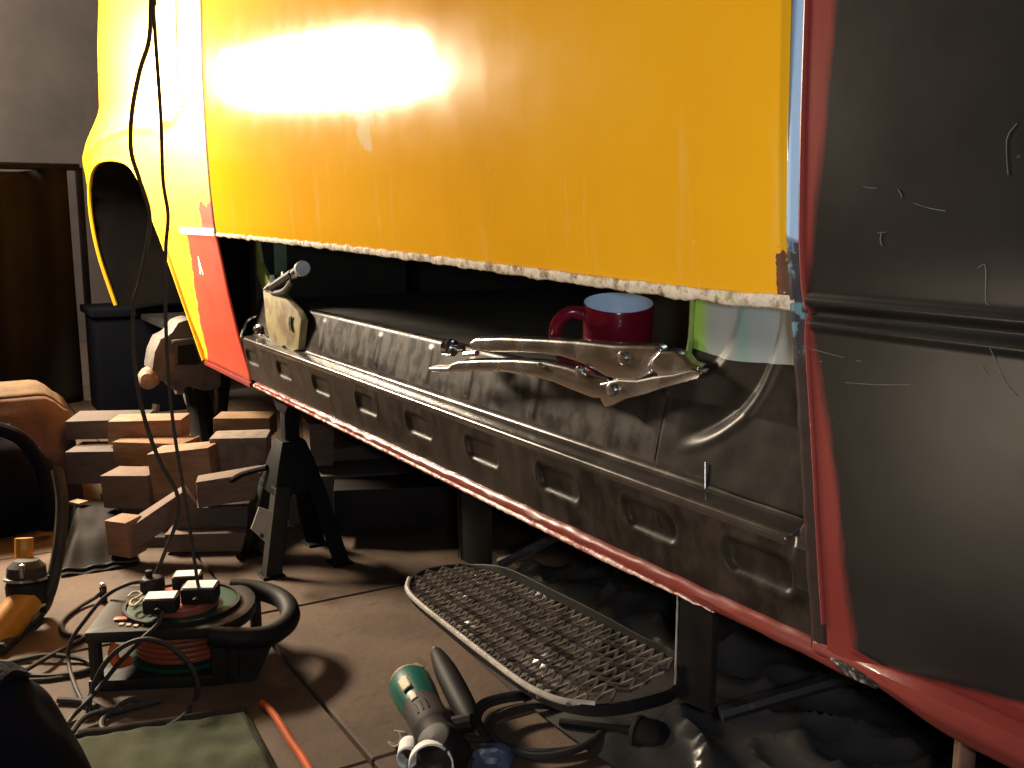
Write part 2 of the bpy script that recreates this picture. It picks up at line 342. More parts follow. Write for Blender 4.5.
def edge(u, v):
    x = lerp(XL + .004, XR + .004, u); zt = cutz(x) + .0035 + .0025 * noise.noise(Vector((x * 35, 1, 0))); zb = cutz(x) - .0055 - lerp(-.001, .003, u) + .003 * noise.noise(Vector((x * 28, 5, 0))) + .0015 * noise.noise(Vector((x * 120, 5, 0)))
    t = 1 - v; z = lerp(zb, zt, t); bulge = math.sin(v * math.pi) * .0012 + .0012 * noise.noise(Vector((x * 90, z * 90, 0)))
    return (x, prof(z) - .0012 - bulge, z)
obj('cut_edge', MB().grid(edge, 420, 6), 'chip', van, solid=.002, label='ragged cut edge of cream filler and rust')
# pillar strip between yellow and black
def strip(u, v):
    z = lerp(.40, 1.62, v); x = lerp(XR - .0005, XB + .001, u); return (x, rprof(z) + .0015 + .0015 * noise.noise(Vector((x * 60, z * 60, 0))) * (1 if z < .74 else .1), z)
obj('pillar_strip', MB().grid(strip, 4, 200), 'blue', van, solid=.0015, label='blue painted pillar strip, scraped dark at the bottom')
# black rear panel, two swages at z .712 and .697
def rp_y(x, z):
    y = rprof(z)
    for z0, a, s in ((.7135, -.0035, .0045), (.695, -.003, .004), (.7045, .0035, .005)): y += a * math.exp(-((z - z0) / s) ** 2)
    return y
zs = sorted(set([round(v, 4) for v in np.linspace(.398, .67, 40)] + [round(v, 4) for v in np.linspace(.67, .74, 60)] + [round(v, 4) for v in np.linspace(.74, 1.62, 50)]))
def rear(u, v):
    z = zs[int(round(v * (len(zs) - 1)))]; x = lerp(XB, 1.25, u ** 1.5)
    y = rp_y(x, z)
    if u < .0001: y += .012
    return (x, y, z)
obj('rear_panel', MB().grid(rear, 70, len(zs) - 1), 'rear', van, solid=.0016, label='black primed rear panel with red brushed edge')
lipz = [lerp(.43, 1.6, i / 60) for i in range(61)]
obj('red_seam', MB().tube([(XB - .0005, rp_y(0, z) - .0002, z) for z in lipz], .0024, 8), 'red', van, label='red painted panel seam beside the blue strip')
chalk = MB()
def mark(pts, r=.0011): chalk.tube([(lambda P: (P.x, rp_y(P.x, P.z) - .0012, P.z))(solve(*q)) for q in pts], r, 5, smooth=3, flat=1)
for pts in (((866, 186), (873, 188), (880, 188)), ((901, 189), (904, 194), (905, 197)), ((917, 203), (932, 208), (949, 211)), ((885, 232), (884, 240), (886, 246)), ((881, 233), (890, 232)),
            ((982, 268), (988, 264), (990, 272), (990, 300), (993, 304)), ((807, 346), (825, 351), (848, 357)), ((824, 361), (827, 361)), ((861, 360), (866, 361)), ((850, 382), (880, 384), (915, 384)),
            ((985, 365), (990, 371), (993, 375)), ((997, 347), (1001, 362), (1010, 381), (1022, 396)), ((1011, 175), (1009, 140), (1019, 124))): mark(pts, .00027)
obj('chalk_marks', chalk, 'chalk', van, kind='stuff')
# front wing with wheel arch
def wing_y(x, z):
    fl_ = lerp(.032, .050, sm(.40, .52, z)) if z < 1.0 else lerp(.050, .012, sm(1.0, 1.16, z))
    y = prof(z) - fl_ * sm(-2.75, -3.55, x)
    xn = -3.84 + .14 * sm(1.0, 1.16, z)
    if x < xn: t = min(1, (xn - x) / .5); y += .45 * (1 - math.sqrt(max(0, 1 - t * t)))
    return y
ARCH = [(-3.92, .46), (-3.91, .62), (-3.89, .74), (-3.85, .84), (-3.79, .905), (-3.70, .942), (-3.55, .960), (-3.34, .957), (-3.18, .935), (-3.08, .885), (-3.0, .79), (-2.94, .70), (-2.885, .585), (-2.825, .385)]
def zb_wing(x):
    if x > -2.825 or x < -3.92: return .385 if x > -3 else .46
    return interp(x, ARCH)
xs = list(np.linspace(-2.376, -2.82, 18)) + list(np.linspace(-2.8255, -3.915, 90)) + list(np.linspace(-3.921, -4.34, 24))
def wing(u, v):
    x = xs[int(round(u * (len(xs) - 1)))]; z = lerp(zb_wing(x), 1.62, v)
    y = wing_y(x, z)
    y -= .008 * math.exp(-((z - swage(x)) / .012) ** 2) * (1 if x < -2.45 else 0)
    y -= .0035 * math.exp(-((z - .745) / .007) ** 2) * (1 if x > -2.78 else 0)
    return (x, y, z)
SW = [(-4.0, .93), (-3.9, .985), (-3.5, 1.028), (-3.17, 1.038), (-2.72, 1.025), (-2.46, 1.09)]
def swage(x): return interp(x, SW)
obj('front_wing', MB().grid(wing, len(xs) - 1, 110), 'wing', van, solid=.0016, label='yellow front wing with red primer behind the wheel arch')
nose = MB().grid(lambda u, v: (-4.34 - .12 * math.sin(u * math.pi), lerp(wing_y(-4.34, .9), 1.45, u), lerp(.43, 1.62, v)), 10, 12)
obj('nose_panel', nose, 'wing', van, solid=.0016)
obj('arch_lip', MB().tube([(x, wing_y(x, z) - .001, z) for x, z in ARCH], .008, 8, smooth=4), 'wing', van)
obj('arch_liner', MB().grid(lambda u, v: (lambda p: (p[0], lerp(wing_y(*p) + .004, .62, v), p[1]))(ARCH[int(round(u * (len(ARCH) - 1)))]), len(ARCH) - 1, 8), 'arch', van)
obj('arch_back', MB().box((-3.3, .63, .66), (1.4, .02, .62)), 'arch', van)
obj('door_seam', MB().tube([(-2.374, prof(z) + .001, z) for z in np.linspace(.75, 1.6, 30)], .0028, 6), 'under', van)
obj('door_seam', MB().tube([(-2.62 + .004 * math.sin(z * 9), wing_y(-2.62, z) - .0008, z) for z in np.linspace(1.06, 1.6, 24)], .0022, 6), 'under', van)
P = solve(201, 266); ww = [(P.x + dx, prof(P.z + dz) - .0025, P.z + dz) for dx, dz in ((-.02, -.022), (-.004, .024), (.004, .024), (.02, -.022), (.008, -.022), (.0, .004), (-.008, -.022))]
obj('paint_chip', MB().prism(ww, (0, .002, 0)), 'whitemark', van, label='white chip on the red primer')
obj('front_sill_flap', MB().box((-2.60, .085, .378), (.44, .02, .012)), 'red', van, bev=.003)
# ---- pressed sill: lower face, ledge, upper face
OV = [-2.285, -2.055, -1.83, -1.605, -1.39, -1.187, -.995, -.815, -.652]
SECT = [(.070, .398), (.062, .44), (.053, .489), (.0508, .4945), (.051, .498), (.0535, .5005), (.058, .5015), (.076, .5035), (.0795, .506), (.081, .5095), (.085, .53), (.098, .586), (.102, .590), (.116, .589), (.118, .580)]
_L = [0]
for a, b in zip(SECT, SECT[1:]): _L.append(_L[-1] + math.dist(a, b))
def sect(s):
    return float(np.interp(s, _L, [p[0] for p in SECT])), float(np.interp(s, _L, [p[1] for p in SECT]))
def sill(u, v):
    x = lerp(-2.345, -.578, u); s = v * _L[-1]; y, z = sect(s)
    if z < .5:
        for xc in OV:
            if abs(x - xc + .004) < .08:
                hx, hz, r = .045, .0175, .014
                qx = abs(x - xc + .004) - hx + r; qz = abs(z - .457) - hz + r
                d = math.hypot(max(qx, 0), max(qz, 0)) + min(max(qx, qz), 0) - r
                y += .0050 * (1 - sm(-.006, .002, d)) - .0007 * math.exp(-(d - .004) ** 2 / .000008)
    elif z > .512 and y < .0985:
        for xc in (-2.02, -1.90, -1.62, -1.42, -1.28, -1.10):
            q = max(abs(x - xc) - .004, 0); y += -.0018 * math.exp(-(q / .006) ** 2) * sm(.515, .525, z) * (1 - sm(.572, .582, z))
    y += .0009 * noise.noise(Vector((x * 4, z * 9, 2)))
    # ledge closes at its rear end
    k = sm(-.616, -.606, x)
    if z > .45: y = lerp(y, .0555 + max(0, z - .50) * .9 if z < .53 else y, k)
    return (x, y, z)
XE = 0
vs_ = sorted(list(np.linspace(0, 1, 90)) + [(_L[2] + (_L[9] + .004 - _L[2]) * k / 24) / _L[-1] for k in range(25)]); vl = _L[2] / _L[-1]; vh = (_L[9] + .004) / _L[-1]; NV = len(vs_) - 1
def sillv(u, v): return sill(u, vs_[int(round(v * NV))])
obj('sill_ledge', MB().grid(sillv, 720, NV, keep=lambda u, v: vl < vs_[int(v * NV)] + 1e-6 and vs_[int(v * NV) + 1] < vh + 1e-6), 'ledge', van, label='polished bright ledge along the sill')
obj('sill_panel', MB().grid(sillv, 720, NV, keep=lambda u, v: not (vl < vs_[int(v * NV)] + 1e-6 and vs_[int(v * NV) + 1] < vh + 1e-6) and not (lerp(-2.345, -.578, u) > -.840 and vs_[int(v * NV)] > vh)), 'steel', van, label='black pressed steel sill with oval dimples and a bright ledge')
obj('ledge_end', MB().tube([(-.6135, .051, .4975), (-.6095, .0545, .5005), (-.608, .066, .505), (-.6085, .079, .509)], .0016, 8, smooth=4), 'ledge', van)
obj('ledge_hook', MB().tube([(-2.335, .050, .4985), (-2.36, .058, .505), (-2.372, .075, .535), (-2.36, .10, .548), (-2.33, .112, .549), (-2.30, .115, .54)], .0045, 8, smooth=4), 'chrome', van, label='bright bent tab at the front of the ledge')
# corner gusset with concentric steps
AC = Vector((-.835, .66))
def gus(u, v):
    x = lerp(-.90, -.580, u); z = lerp(.508, .735, v)
    # rounded corner distance: right and below of the arc centre
    dx, dz = x + .86, .70 - z
    r = .075; qx, qz = dx, dz
    d = (math.hypot(max(qx, 0), max(qz, 0)) if (qx > 0 and qz > 0) else max(qx, qz))
    y0 = .081 + max(0, z - .5095) * .222 if z < .586 else .098
    f = sm(-.815, -.745, x) if z < .62 else 1
    d = d if not qz > 0 else (math.hypot(max(qx, 0), qz * 1.10) if qx > 0 else qz * 1.10)
    y = y0 + f * (.010 * (1 - sm(.172, .187, d)) + .006 * (1 - sm(.106, .124, d)) - .0015 * math.exp(-((d - .190) / .005) ** 2))
    y += .001 * noise.noise(Vector((x * 25, z * 25, 8))) + .0002 + .0025 * (1 - sm(-.85, -.835, x))
    return (x, y, z)
def gkeep(u, v):
    x = lerp(-.90, -.580, u); z = lerp(.508, .735, v)
    if x < -.85: return False
    if z > .592: return x > -.820 - .02 * (1 - sm(.60, .64, z))
    return True
obj('corner_gusset', MB().grid(gus, 150, 110, keep=gkeep), 'gusset', van, solid=.0014, label='grey painted post foot with curved steps into the black sill')
obj('green_edge', MB().tube([(-.846, .108, .606), (-.836, .110, .614), (-.826, .113, .632), (-.821, .113, .655), (-.820, .113, .70), (-.820, .113, .735)], .0035, 8, smooth=4), 'green', van, label='bright green painted edge')
obj('gusset_seam', MB().tube([PY(705, 462, .083), PY(705, 489, .0785)], .0008, 6), 'chrome', van)
# front inner bracket and pillar
br = [PY(x, y, .070) for x, y in ((263, 291), (272, 283), (283, 296), (297, 311), (301, 320), (298, 349), (290, 352), (284, 345), (277, 349), (270, 340), (266, 325))]
obj('front_bracket', MB().prism(br, (.01, .012, .0)), 'olivepaint', van, bev=.002, label='scraped olive yellow bracket at the front of the sill')
obj('bracket_slot', MB().prism([p + Vector((.002, -.0032, 0)) for p in [PY(x, y, .069) for x, y in ((290, 317), (292.5, 316), (291.5, 323), (293, 330), (290.5, 330.5), (289.5, 324))]], (0, .002, 0)), 'under', van)
gs = [PY(x, y, .10) for x, y in ((252, 238), (256, 238), (260, 262), (268, 280), (276, 286), (264, 294), (256, 272))]
obj('green_edge', MB().prism(gs, (0, .01, 0)), 'green', van, bev=.002)
obj('front_post', MB().box((-2.47, .16, .58), (.14, .06, .40)), 'dkgreen', van, bev=.012, label='dark green inner post')
obj('front_post', MB().box((-2.385, .12, .57), (.045, .05, .36)), 'under', van, bev=.008)
obj('bolt', MB().lathe([(.012, 0), (.012, .012), (.006, .014), (.006, .022), (0, .023)], PY(262, 330, .085), (.4, -.9, .2), 12), 'chrome', van)
# lower red flange
def flange(u, v):
    x = lerp(-2.30, -.525, u); a = v * math.pi; h = lerp(.0050, .0110, u)
    z = .392 + .004 * u + h * math.cos(a) + .0015 * noise.noise(Vector((x * 30, v * 3, 0))); y = .074 - .010 * math.sin(a) - .0012 * noise.noise(Vector((x * 40, v * 5, 4)))
    return (x, y, z)
obj('sill_flange', MB().grid(flange, 300, 10), 'red', van, solid=.002, label='red painted lower sill flange')
rag = [(lerp(-2.31, -.72, t), .0665 + .0012 * noise.noise(Vector((t * 70, 0, 0))), .3880 - .0025 * t + .0014 * noise.noise(Vector((t * 130, 3, 0)))) for t in np.linspace(0, 1, 260)]
obj('weld_edge', MB().tube(rag, lambda t: .0038 * min(1, (1 - t) * 8 + .15), 7), 'redlip', van, label='ragged bright weld edge under the sill')
# rear sill bulge
def rsill(u, v):
    x = lerp(-.585, 1.25, u ** 1.4); k = sm(-.55, -.42, x)
    pts = [(lerp(.066, .062, k), .412), (lerp(.062, .046, k), lerp(.410, .428, k)), (lerp(.060, .030, k), lerp(.406, .424, k)), (lerp(.060, .034, k), lerp(.400, .408, k)), (lerp(.064, .048, k), lerp(.396, .390, k)), (lerp(.070, .075, k), lerp(.391, .382, k)), (.10, lerp(.391, .380, k))]
    s = v * (len(pts) - 1); i = min(int(s), len(pts) - 2); t = s - i
    return (x, lerp(pts[i][0], pts[i + 1][0], t), lerp(pts[i][1], pts[i + 1][1], t))
obj('rear_sill', MB().grid(rsill, 70, 24), 'red', van, solid=.002, ang=60, label='glossy red rear sill below the black panel')
jt = MB(); 
for k in range(46): pass
obj('joint_scar', MB().grid(lambda u, v: (lambda P: (P.x, P.y - .010 - .004 * math.sin(u * math.pi) + .0015 * noise.noise(Vector((u * 9, v * 5, 0))), P.z))(PY(lerp(838, 888, u), lerp(656, 684, u) + lerp(-8, 4, v) * math.sin(min(1, u) * math.pi) ** .6, .052)), 24, 6), 'stepblk', van, label='bare scorched metal at the red sill joint')
# shell, floor, underside
obj('floor_pan', MB().box((-1.45, .83, .41), (5.0, 1.42, .02)), 'under', van)
obj('cabin_floor', MB().box((-1.5, .80, .5675), (2.0, 1.30, .015)), 'inner', van)
obj('cabin_board', MB().box((-1.02, .42, .68), (.62, .02, .22)), 'olive', van, label='olive brown board inside the van')
obj('cabin_back', MB().box((-1.5, 1.4, .98), (4.6, .02, 1.3)), 'inner', van)
obj('cabin_bulkhead', MB().box((-2.66, .80, .98), (.02, 1.20, 1.25)), 'inner', van); obj('cabin_bulkhead', MB().box((.2, .75, .98), (.02, 1.30, 1.3)), 'inner', van)
obj('roof_panel', MB().box((-1.4, .76, 1.63), (5.4, 1.50, .02)), 'yellow', van)
obj('far_side', MB().box((-1.4, 1.52, 1.02), (5.4, .02, 1.24)), 'yellow', van)
for yy_ in (.42, 1.15): obj('chassis_rail', MB().box((-1.4, yy_, .365), (4.6, .06, .075)), 'under', van, bev=.008)
obj('exhaust_pipe', MB().tube([(-2.6, .24, .34), (-2.0, .24, .335), (-1.6, .28, .34), (-.6, .33, .35), (.8, .33, .35)], .022, 12, smooth=6), 'under', van)
obj('jacking_tube', MB().lathe([(.006, 0), (.0085, 0), (.0085, .05), (.006, .05), (.006, 0)], PY(963, 775, .10), (0, 0, 1), 18), 'rust', van, label='rusty steel jacking tube')
obj('jacking_bracket', MB().box((-.36, .13, .36), (.10, .05, .05)), 'under', van, bev=.006)
# brake hub in the wheel arch
hub = obj('brake_hub', MB().lathe([(.05, 0), (.05, .03), (.075, .035), (.075, .075), (.03, .078), (.03, .11), (0, .112)], (-3.14, .17, .27), (0, -1, 0), 24).tube([(-3.14, .18, .27), (-3.14, .62, .30)], .035, 12), 'steelgrey', van, bev=.003, label='brake hub with grey caliper hanging in the wheel arch')
obj('brake_disc', MB().lathe([(.05, 0), (.125, 0), (.125, .012), (.05, .012), (.05, 0)], (-3.16, .165, .25), (0, -1, 0), 36), 'rust', hub, bev=.002)
cal = [PX(x, y, -3.0) for x, y in ((151, 370), (154, 352), (160, 338), (170, 334), (178, 322), (190, 318), (204, 322), (216, 336), (222, 360), (222, 388), (205, 392), (190, 386), (178, 394), (170, 385), (160, 380))]
obj('caliper', MB().prism(cal, (-.12, .0, 0)), 'steelgrey', hub, bev=.014, label='grey cast brake caliper')
obj('caliper_window', MB().prism([PX(x, y, -2.996) for x, y in ((178, 346), (194, 344), (200, 362), (194, 366), (178, 364))], (-.02, 0, 0)), 'under', hub)
obj('caliper_rib', MB().tube([PX(x, y, -2.994) for x, y in ((172, 342), (197, 338), (203, 365), (175, 367))], .006, 8), 'steelgrey', hub)
obj('hub_cap', MB().lathe([(.0, .0), (.018, .002), (.030, .014), (.032, .06), (.02, .065)], PX(147, 380, -3.0), (-.9, .3, 0), 20), 'tan', hub, label='pale end of the hub')
obj('bleed_bolt', MB().lathe([(.010, 0), (.010, .03), (.006, .032), (.006, .05), (0, .05)], PX(156, 404, -3.0), (0, -.2, -1), 10), 'chrome', hub)
obj('suspension_strut', MB().tube([PX(196, 388, -3.1), PX(205, 450, -3.0)], .035, 10), 'under', hub)
obj('suspension_strut', MB().tube([PX(222, 370, -3.12), PX(214, 448, -3.05)], .03, 10), 'under', hub)
# ------------------------------------------------------------------ locking pliers
def plane_y(x): return .040 + .055 * (x - 430) / 275
def pl(pts): return [PY(x, y, plane_y(x)) for x, y in pts]
pr = thing('locking_pliers', 'long chrome locking pliers clamped across the sill in front of the red mug', 'pliers', tuple(PY(690, 376, .1)))
e = Vector((.0, .014, .003))
ub = [(468, 343), (474, 338.5), (500, 337.5), (540, 339), (575, 341), (612, 345), (654, 345.5), (661, 350), (655, 357), (650, 366), (652, 374), (640, 380), (622, 381), (606, 378), (594, 371), (578, 363), (560, 357), (540, 354), (515, 352.5), (490, 352.5), (472, 352)]
obj('fixed_handle', MB().prism(pl(ub), e), 'chrome', pr, bev=.005, seg=3)
lv = [(430, 367), (431, 372.5), (452, 372.5), (470, 371.5), (500, 371.5), (530, 375.5), (556, 383), (580, 393), (596, 399), (606, 399), (614, 388), (606, 379), (590, 374), (570, 367), (545, 361.5), (515, 359.5), (480, 360), (460, 361), (453, 363.5), (450, 366.5)]
lever = obj('lever_handle', MB().prism([p + Vector((0, -.004, 0)) for p in pl(lv)], e), 'chrome', pr, bev=.005, seg=3)
mj = [(603, 383), (622, 379), (640, 380), (658, 376), (676, 374), (694, 369), (706, 372), (703, 379), (688, 383), (668, 388), (648, 395), (630, 399), (616, 406), (609, 408), (604, 400)]
obj('lower_jaw', MB().prism([p + Vector((0, -.006, 0)) for p in pl(mj)], e), 'chrome', pr, bev=.003, seg=3)
uj = [(650, 369), (653, 359), (660, 351), (673, 351), (684, 356), (690, 364), (700, 367), (697, 372), (676, 375), (660, 376)]
obj('upper_jaw', MB().prism([p + Vector((0, -.002, 0)) for p in pl(uj)], e), 'chrome', pr, bev=.004, seg=3)
for (x, y), r, dd in (((579, 371), .0062, -.005), ((622, 358), .0075, -.002), ((611, 390), .008, -.0075), ((540, 365), .003, -.0045)):
    P = PY(x, y, plane_y(x) + dd); obj('rivet', MB().lathe([(r, .003), (r, -.001), (r * .7, -.003), (0, -.0035)], P, (0, 1, 0), 16), 'chrome', lever if x < 600 else pr)
kn = obj('adjusting_knob', MB().lathe([(.009, 0), (.0125, .002), (.0125, .017), (.011, .019), (.005, .0195), (.005, .034)], PY(444, 347, .05), (.85, .5, -.02), 24), 'chrome', pr, ang=25)
obj('knob_ring', MB().lathe([(.0112, 0), (.0118, .002), (.0112, .004)], PY(449, 346.2, .052), (.85, .5, -.02), 24), 'dkgrey', kn)
obj('screw_tip', MB().tube([PY(465, 354, .048), PY(477, 353, .050)], .0042, 8), 'chrome', pr)
# second pair at the far end, seen end on
A = PY(268, 291, .085); B = PY(303, 268, .035)
p2 = thing('locking_pliers', 'small locking pliers seen end on, gripping the olive bracket at the front', 'pliers', tuple(A))
dr = (B - A).normalized(); obj('jaw', MB().tube([A + Vector((-.02, .02, -.02)), A, A.lerp(B, .22)], lambda t: .010 + .004 * t, 8), 'chrome', p2)
obj('fixed_handle', MB().tube([A.lerp(B, .22), A.lerp(B, .5), A.lerp(B, .8)], .014, 8, flat=.7), 'under', p2)
obj('lug', MB().tube([PY(274, 290, .075), PY(273, 275, .075)], lambda t: .010 - .002 * t, 8), 'chrome', p2); obj('lug', MB().tube([PY(286, 284, .065), PY(284, 272, .065)], lambda t: .010 - .004 * t, 8), 'chrome', p2)
obj('adjusting_screw', MB().tube([A.lerp(B, .6), A.lerp(B, .93)], lambda t: .010 + .0015 * math.sin(t * 40), 10), 'chrome', p2)
obj('adjusting_knob', MB().lathe([(.012, -.02), (.0145, -.016), (.0145, 0), (.013, .002), (0, .0005)], B, dr, 20), 'zinc', p2, ang=25)
obj('lever_handle', MB().tube([A.lerp(B, .15) + Vector((0, 0, -.012)), A.lerp(B, .5) + Vector((0, .0, -.022)), A.lerp(B, .75) + Vector((0, 0, -.012))], .007, 8, smooth=4), 'under', p2)
# ------------------------------------------------------------------ mug
MC = Vector((-1.012, .155, .578)); mug = thing('mug', 'red mug with pale blue inside standing behind the pliers', 'mug', tuple(MC))
MA = (Vector((0, 0, 1)) + Vector((-fw[0], -fw[1], 0)) * .22).normalized()
obj('body', MB().lathe([(0, .0), (.036, .0), (.041, .004), (.0425, .02), (.0435, .098), (.0425, .1002)], MC, MA, 40, False), 'mugred', mug, ang=50)
obj('inside', MB().lathe([(.0426, .1002), (.0405, .0985), (.039, .02), (.034, .010), (0, .009)], MC, MA, 40, False), 'mugin', mug, ang=60)
hd = Vector((-rt[0], -rt[1], 0)); hs = [(.040, .084), (.058, .088), (.074, .076), (.078, .055), (.070, .032), (.054, .020), (.040, .022)]
obj('handle', MB().tube([MC + hd * r + MA * h for r, h in hs], .0062, 10, smooth=5, flat=1.3), 'mugred', mug)
# ------------------------------------------------------------------ step
st = thing('side_step', 'black step of expanded metal mesh hanging on two uprights below the sill', 'step', (-1.16, .17, .2))
out = [PZ(x, y, .2) for x, y in ((470, 566), (446, 567), (425, 571), (413, 579), (411, 589), (420, 601), (450, 625), (490, 656), (525, 682), (545, 693), (567, 701), (600, 705), (640, 699), (674, 686))]
bk = [PY(x, y, .178) for x, y in ((674, 654), (640, 637), (600, 615), (550, 590), (505, 569))]
loop = out + bk
ring = spline(loop, 4, True)
def rail(off, z0, z1):
    mb = MB(); m = len(ring); c = Vector((-1.16, .12, .2)); vs = []
    for p in ring:
        d = (p - c); d.z = 0; d.normalize()
        for o_, z_ in ((0, z1), (off, z1), (off, z0), (0, z0)): vs.append(p + d * o_ + Vector((0, 0, z_)))
    fs = [(i * 4 + k, i * 4 + (k + 1) % 4, ((i + 1) % m) * 4 + (k + 1) % 4, ((i + 1) % m) * 4 + k) for i in range(m) for k in range(4)]
    return mb.add(vs, fs)
fr = obj('frame', rail(.006, -.013, .002), 'under', st, bev=.0012, seg=1)
obj('edge_highlight', MB().tube([p + Vector((-.002, -.0055, .001)) for p in spline(out[3:12], 4)], .0042, 8), 'stepedge', fr, label='pale strip painted as the highlight on the front edge')
ms = MB(); x0, x1 = -1.50, -.84; NX, NY = 34, 13
poly = [(p.x, p.y) for p in ring]
def inside(x, y):
    c = False; j = len(poly) - 1
    for i in range(len(poly)):
        if (poly[i][1] > y) != (poly[j][1] > y) and x < (poly[j][0] - poly[i][0]) * (y - poly[i][1]) / (poly[j][1] - poly[i][1]) + poly[i][0]: c = not c
        j = i
    return c
def zst(x, y): return .199 + max(0, (y - .03) / .15) * interp(x, [(-1.45, 0.0), (-.9, .034)])
dx, dy = .0180, .0145
for i in range(-2, 44):
    for j in range(0, 24):
        ax = -1.50 + dx * i + (dx / 2 if j % 2 else 0); ay = -.01 + dy * j / 1.0
        for sgn in (-1, 1):
            bx, by = ax + sgn * dx / 2, ay + dy
            if inside((ax + bx) / 2, (ay + by) / 2):
                t = Vector((bx - ax, by - ay, 0)).normalized(); n_ = Vector((-t.y, t.x, 0)) * .0019
                q = .0028 if j % 2 else -.0028
                a_ = Vector((ax, ay, zst(ax, ay) + q)) - t * .0012; b_ = Vector((bx, by, zst(bx, by) - q)) + t * .0012; h = Vector((0, 0, -.004))
                ms.add([a_ - n_, a_ + n_, b_ + n_, b_ - n_, a_ - n_ + h, a_ + n_ + h, b_ + n_ + h, b_ - n_ + h], [(0, 1, 2, 3), (7, 6, 5, 4), (0, 4, 5, 1), (1, 5, 6, 2), (2, 6, 7, 3), (3, 7, 4, 0)])
obj('expanded_mesh', ms, 'strand', st, kind='stuff', label='diamond mesh of worn steel strands')
def upright(xa, xb, yv, zb, zt): return MB().prism([(xa, yv, zb), (xb, yv + .01, zb), (xb, yv + .01, zt), (xa, yv, zt)], (.003, .008, 0))
ul = PY(460, 566, .17); ur = PY(489, 566, .17)
obj('upright', upright(ul.x, ur.x - .022, .17, .195, .40), 'under', st, bev=.001, seg=1)
ul2 = PY(676, 697, .178); ur2 = PY(714, 697, .178)
obj('upright', upright(ul2.x, ur2.x - .018, .178, .183, .40), 'under', st, bev=.001, seg=1)
obj('upright_edge', MB().tube([(ul2.x, .176, .185), (ul2.x, .176, .40)], .0014, 6), 'stepedge', st); obj('upright_edge', MB().tube([(ul.x, .168, .20), (ul.x, .168, .40)], .0012, 6), 'stepblk', st)  # upright's thin highlight painted as a pale strip
obj('brace', MB().tube([(ur.x + .0, .19, .215), (ur.x + .12, .36, .33), (ur.x + .16, .43, .40)], .010, 8), 'stepblk', st)
obj('brace', MB().tube([(ur2.x, .19, .19), (ur2.x + .10, .42, .25), (ur2.x + .16, .56, .40)], .010, 8), 'stepblk', st)
# ------------------------------------------------------------------ jack stand
JC = Vector((-2.16, .10, 0)); js = thing('jack_stand', 'black jack stand with a paper tag holding up the van sill', 'jack stand', tuple(JC))
JT = .383
obj('saddle', MB().prism([JC + Vector(p) for p in ((-.055, -.02, JT), (-.06, -.02, JT - .006), (-.03, -.02, JT - .035), (.03, -.02, JT - .035), (.06, -.02, JT - .006), (.055, -.02, JT), (.025, -.02, JT - .012), (-.025, -.02, JT - .012))], (0, .045, 0)), 'jack', js, bev=.003)
obj('ratchet_post', MB().box(JC + Vector((0, 0, JT - .10)), (.034, .034, .14)), 'jack', js, bev=.003)
obj('head', MB().add([JC + Vector((sx_ * a, sy_ * a, z)) for z, a in ((.17, .060), (.24, .042), (.285, .027)) for sx_, sy_ in ((-1, -1), (1, -1), (1, 1), (-1, 1))], [(0, 3, 2, 1), (8, 9, 10, 11)] + [(r * 4 + k, r * 4 + (k + 1) % 4, r * 4 + 4 + (k + 1) % 4, r * 4 + 4 + k) for r in (0, 1) for k in range(4)]), 'jack', js, bev=.004)
for i, (sx_, sy_) in enumerate(((1, -1), (-1, -1), (1, 1), (-1, 1))):
    a = JC + Vector((sx_ * .058, sy_ * .055, .19)); b = JC + Vector((sx_ * .098, sy_ * .098, .0)); W = .034
    lg = MB()
    for d in (Vector((-sx_ * W, 0, 0)), Vector((0, -sy_ * W, 0))):
        t = Vector((-.003 * sx_, -.003 * sy_, 0)); q = [a, a + d, b + d, b]; lg.prism(q, t)
    obj('leg', lg, 'jacklit' if i in (1, 0) else 'jack', js)  # front pair takes the lighter, lit-looking colour
    obj('foot', MB().box(b + Vector((-sx_ * .018, -sy_ * .018, .003)), (.05, .05, .006)), 'jack', js, bev=.002, seg=1)
obj('ratchet_lever', MB().tube([JC + Vector((-.02, -.05, .22)), JC + Vector((-.07, -.09, .20)), JC + Vector((-.11, -.11, .175))], .007, 8, smooth=3), 'jack', js)
lt = [PX(x, y, -2.06) for x, y in ((259, 507), (271, 511), (265, 542), (251, 529))]
obj('paper_tag', MB().prism(lt, (-.002, .0, 0)), 'paper', js, label='crooked off white paper tag')
obj('tag_print', MB().prism([PX(x, y, -2.0585) for x, y in ((261, 533), (264, 535), (263, 538.5), (260, 536.5))], (-.001, 0, 0)), 'dkgrey', js)
obj('foot_bar', MB().tube([PZ(240, 557, .01), PZ(247, 548, .02), PZ(256, 538, .05)], .010, 8, smooth=3), 'jack', js)
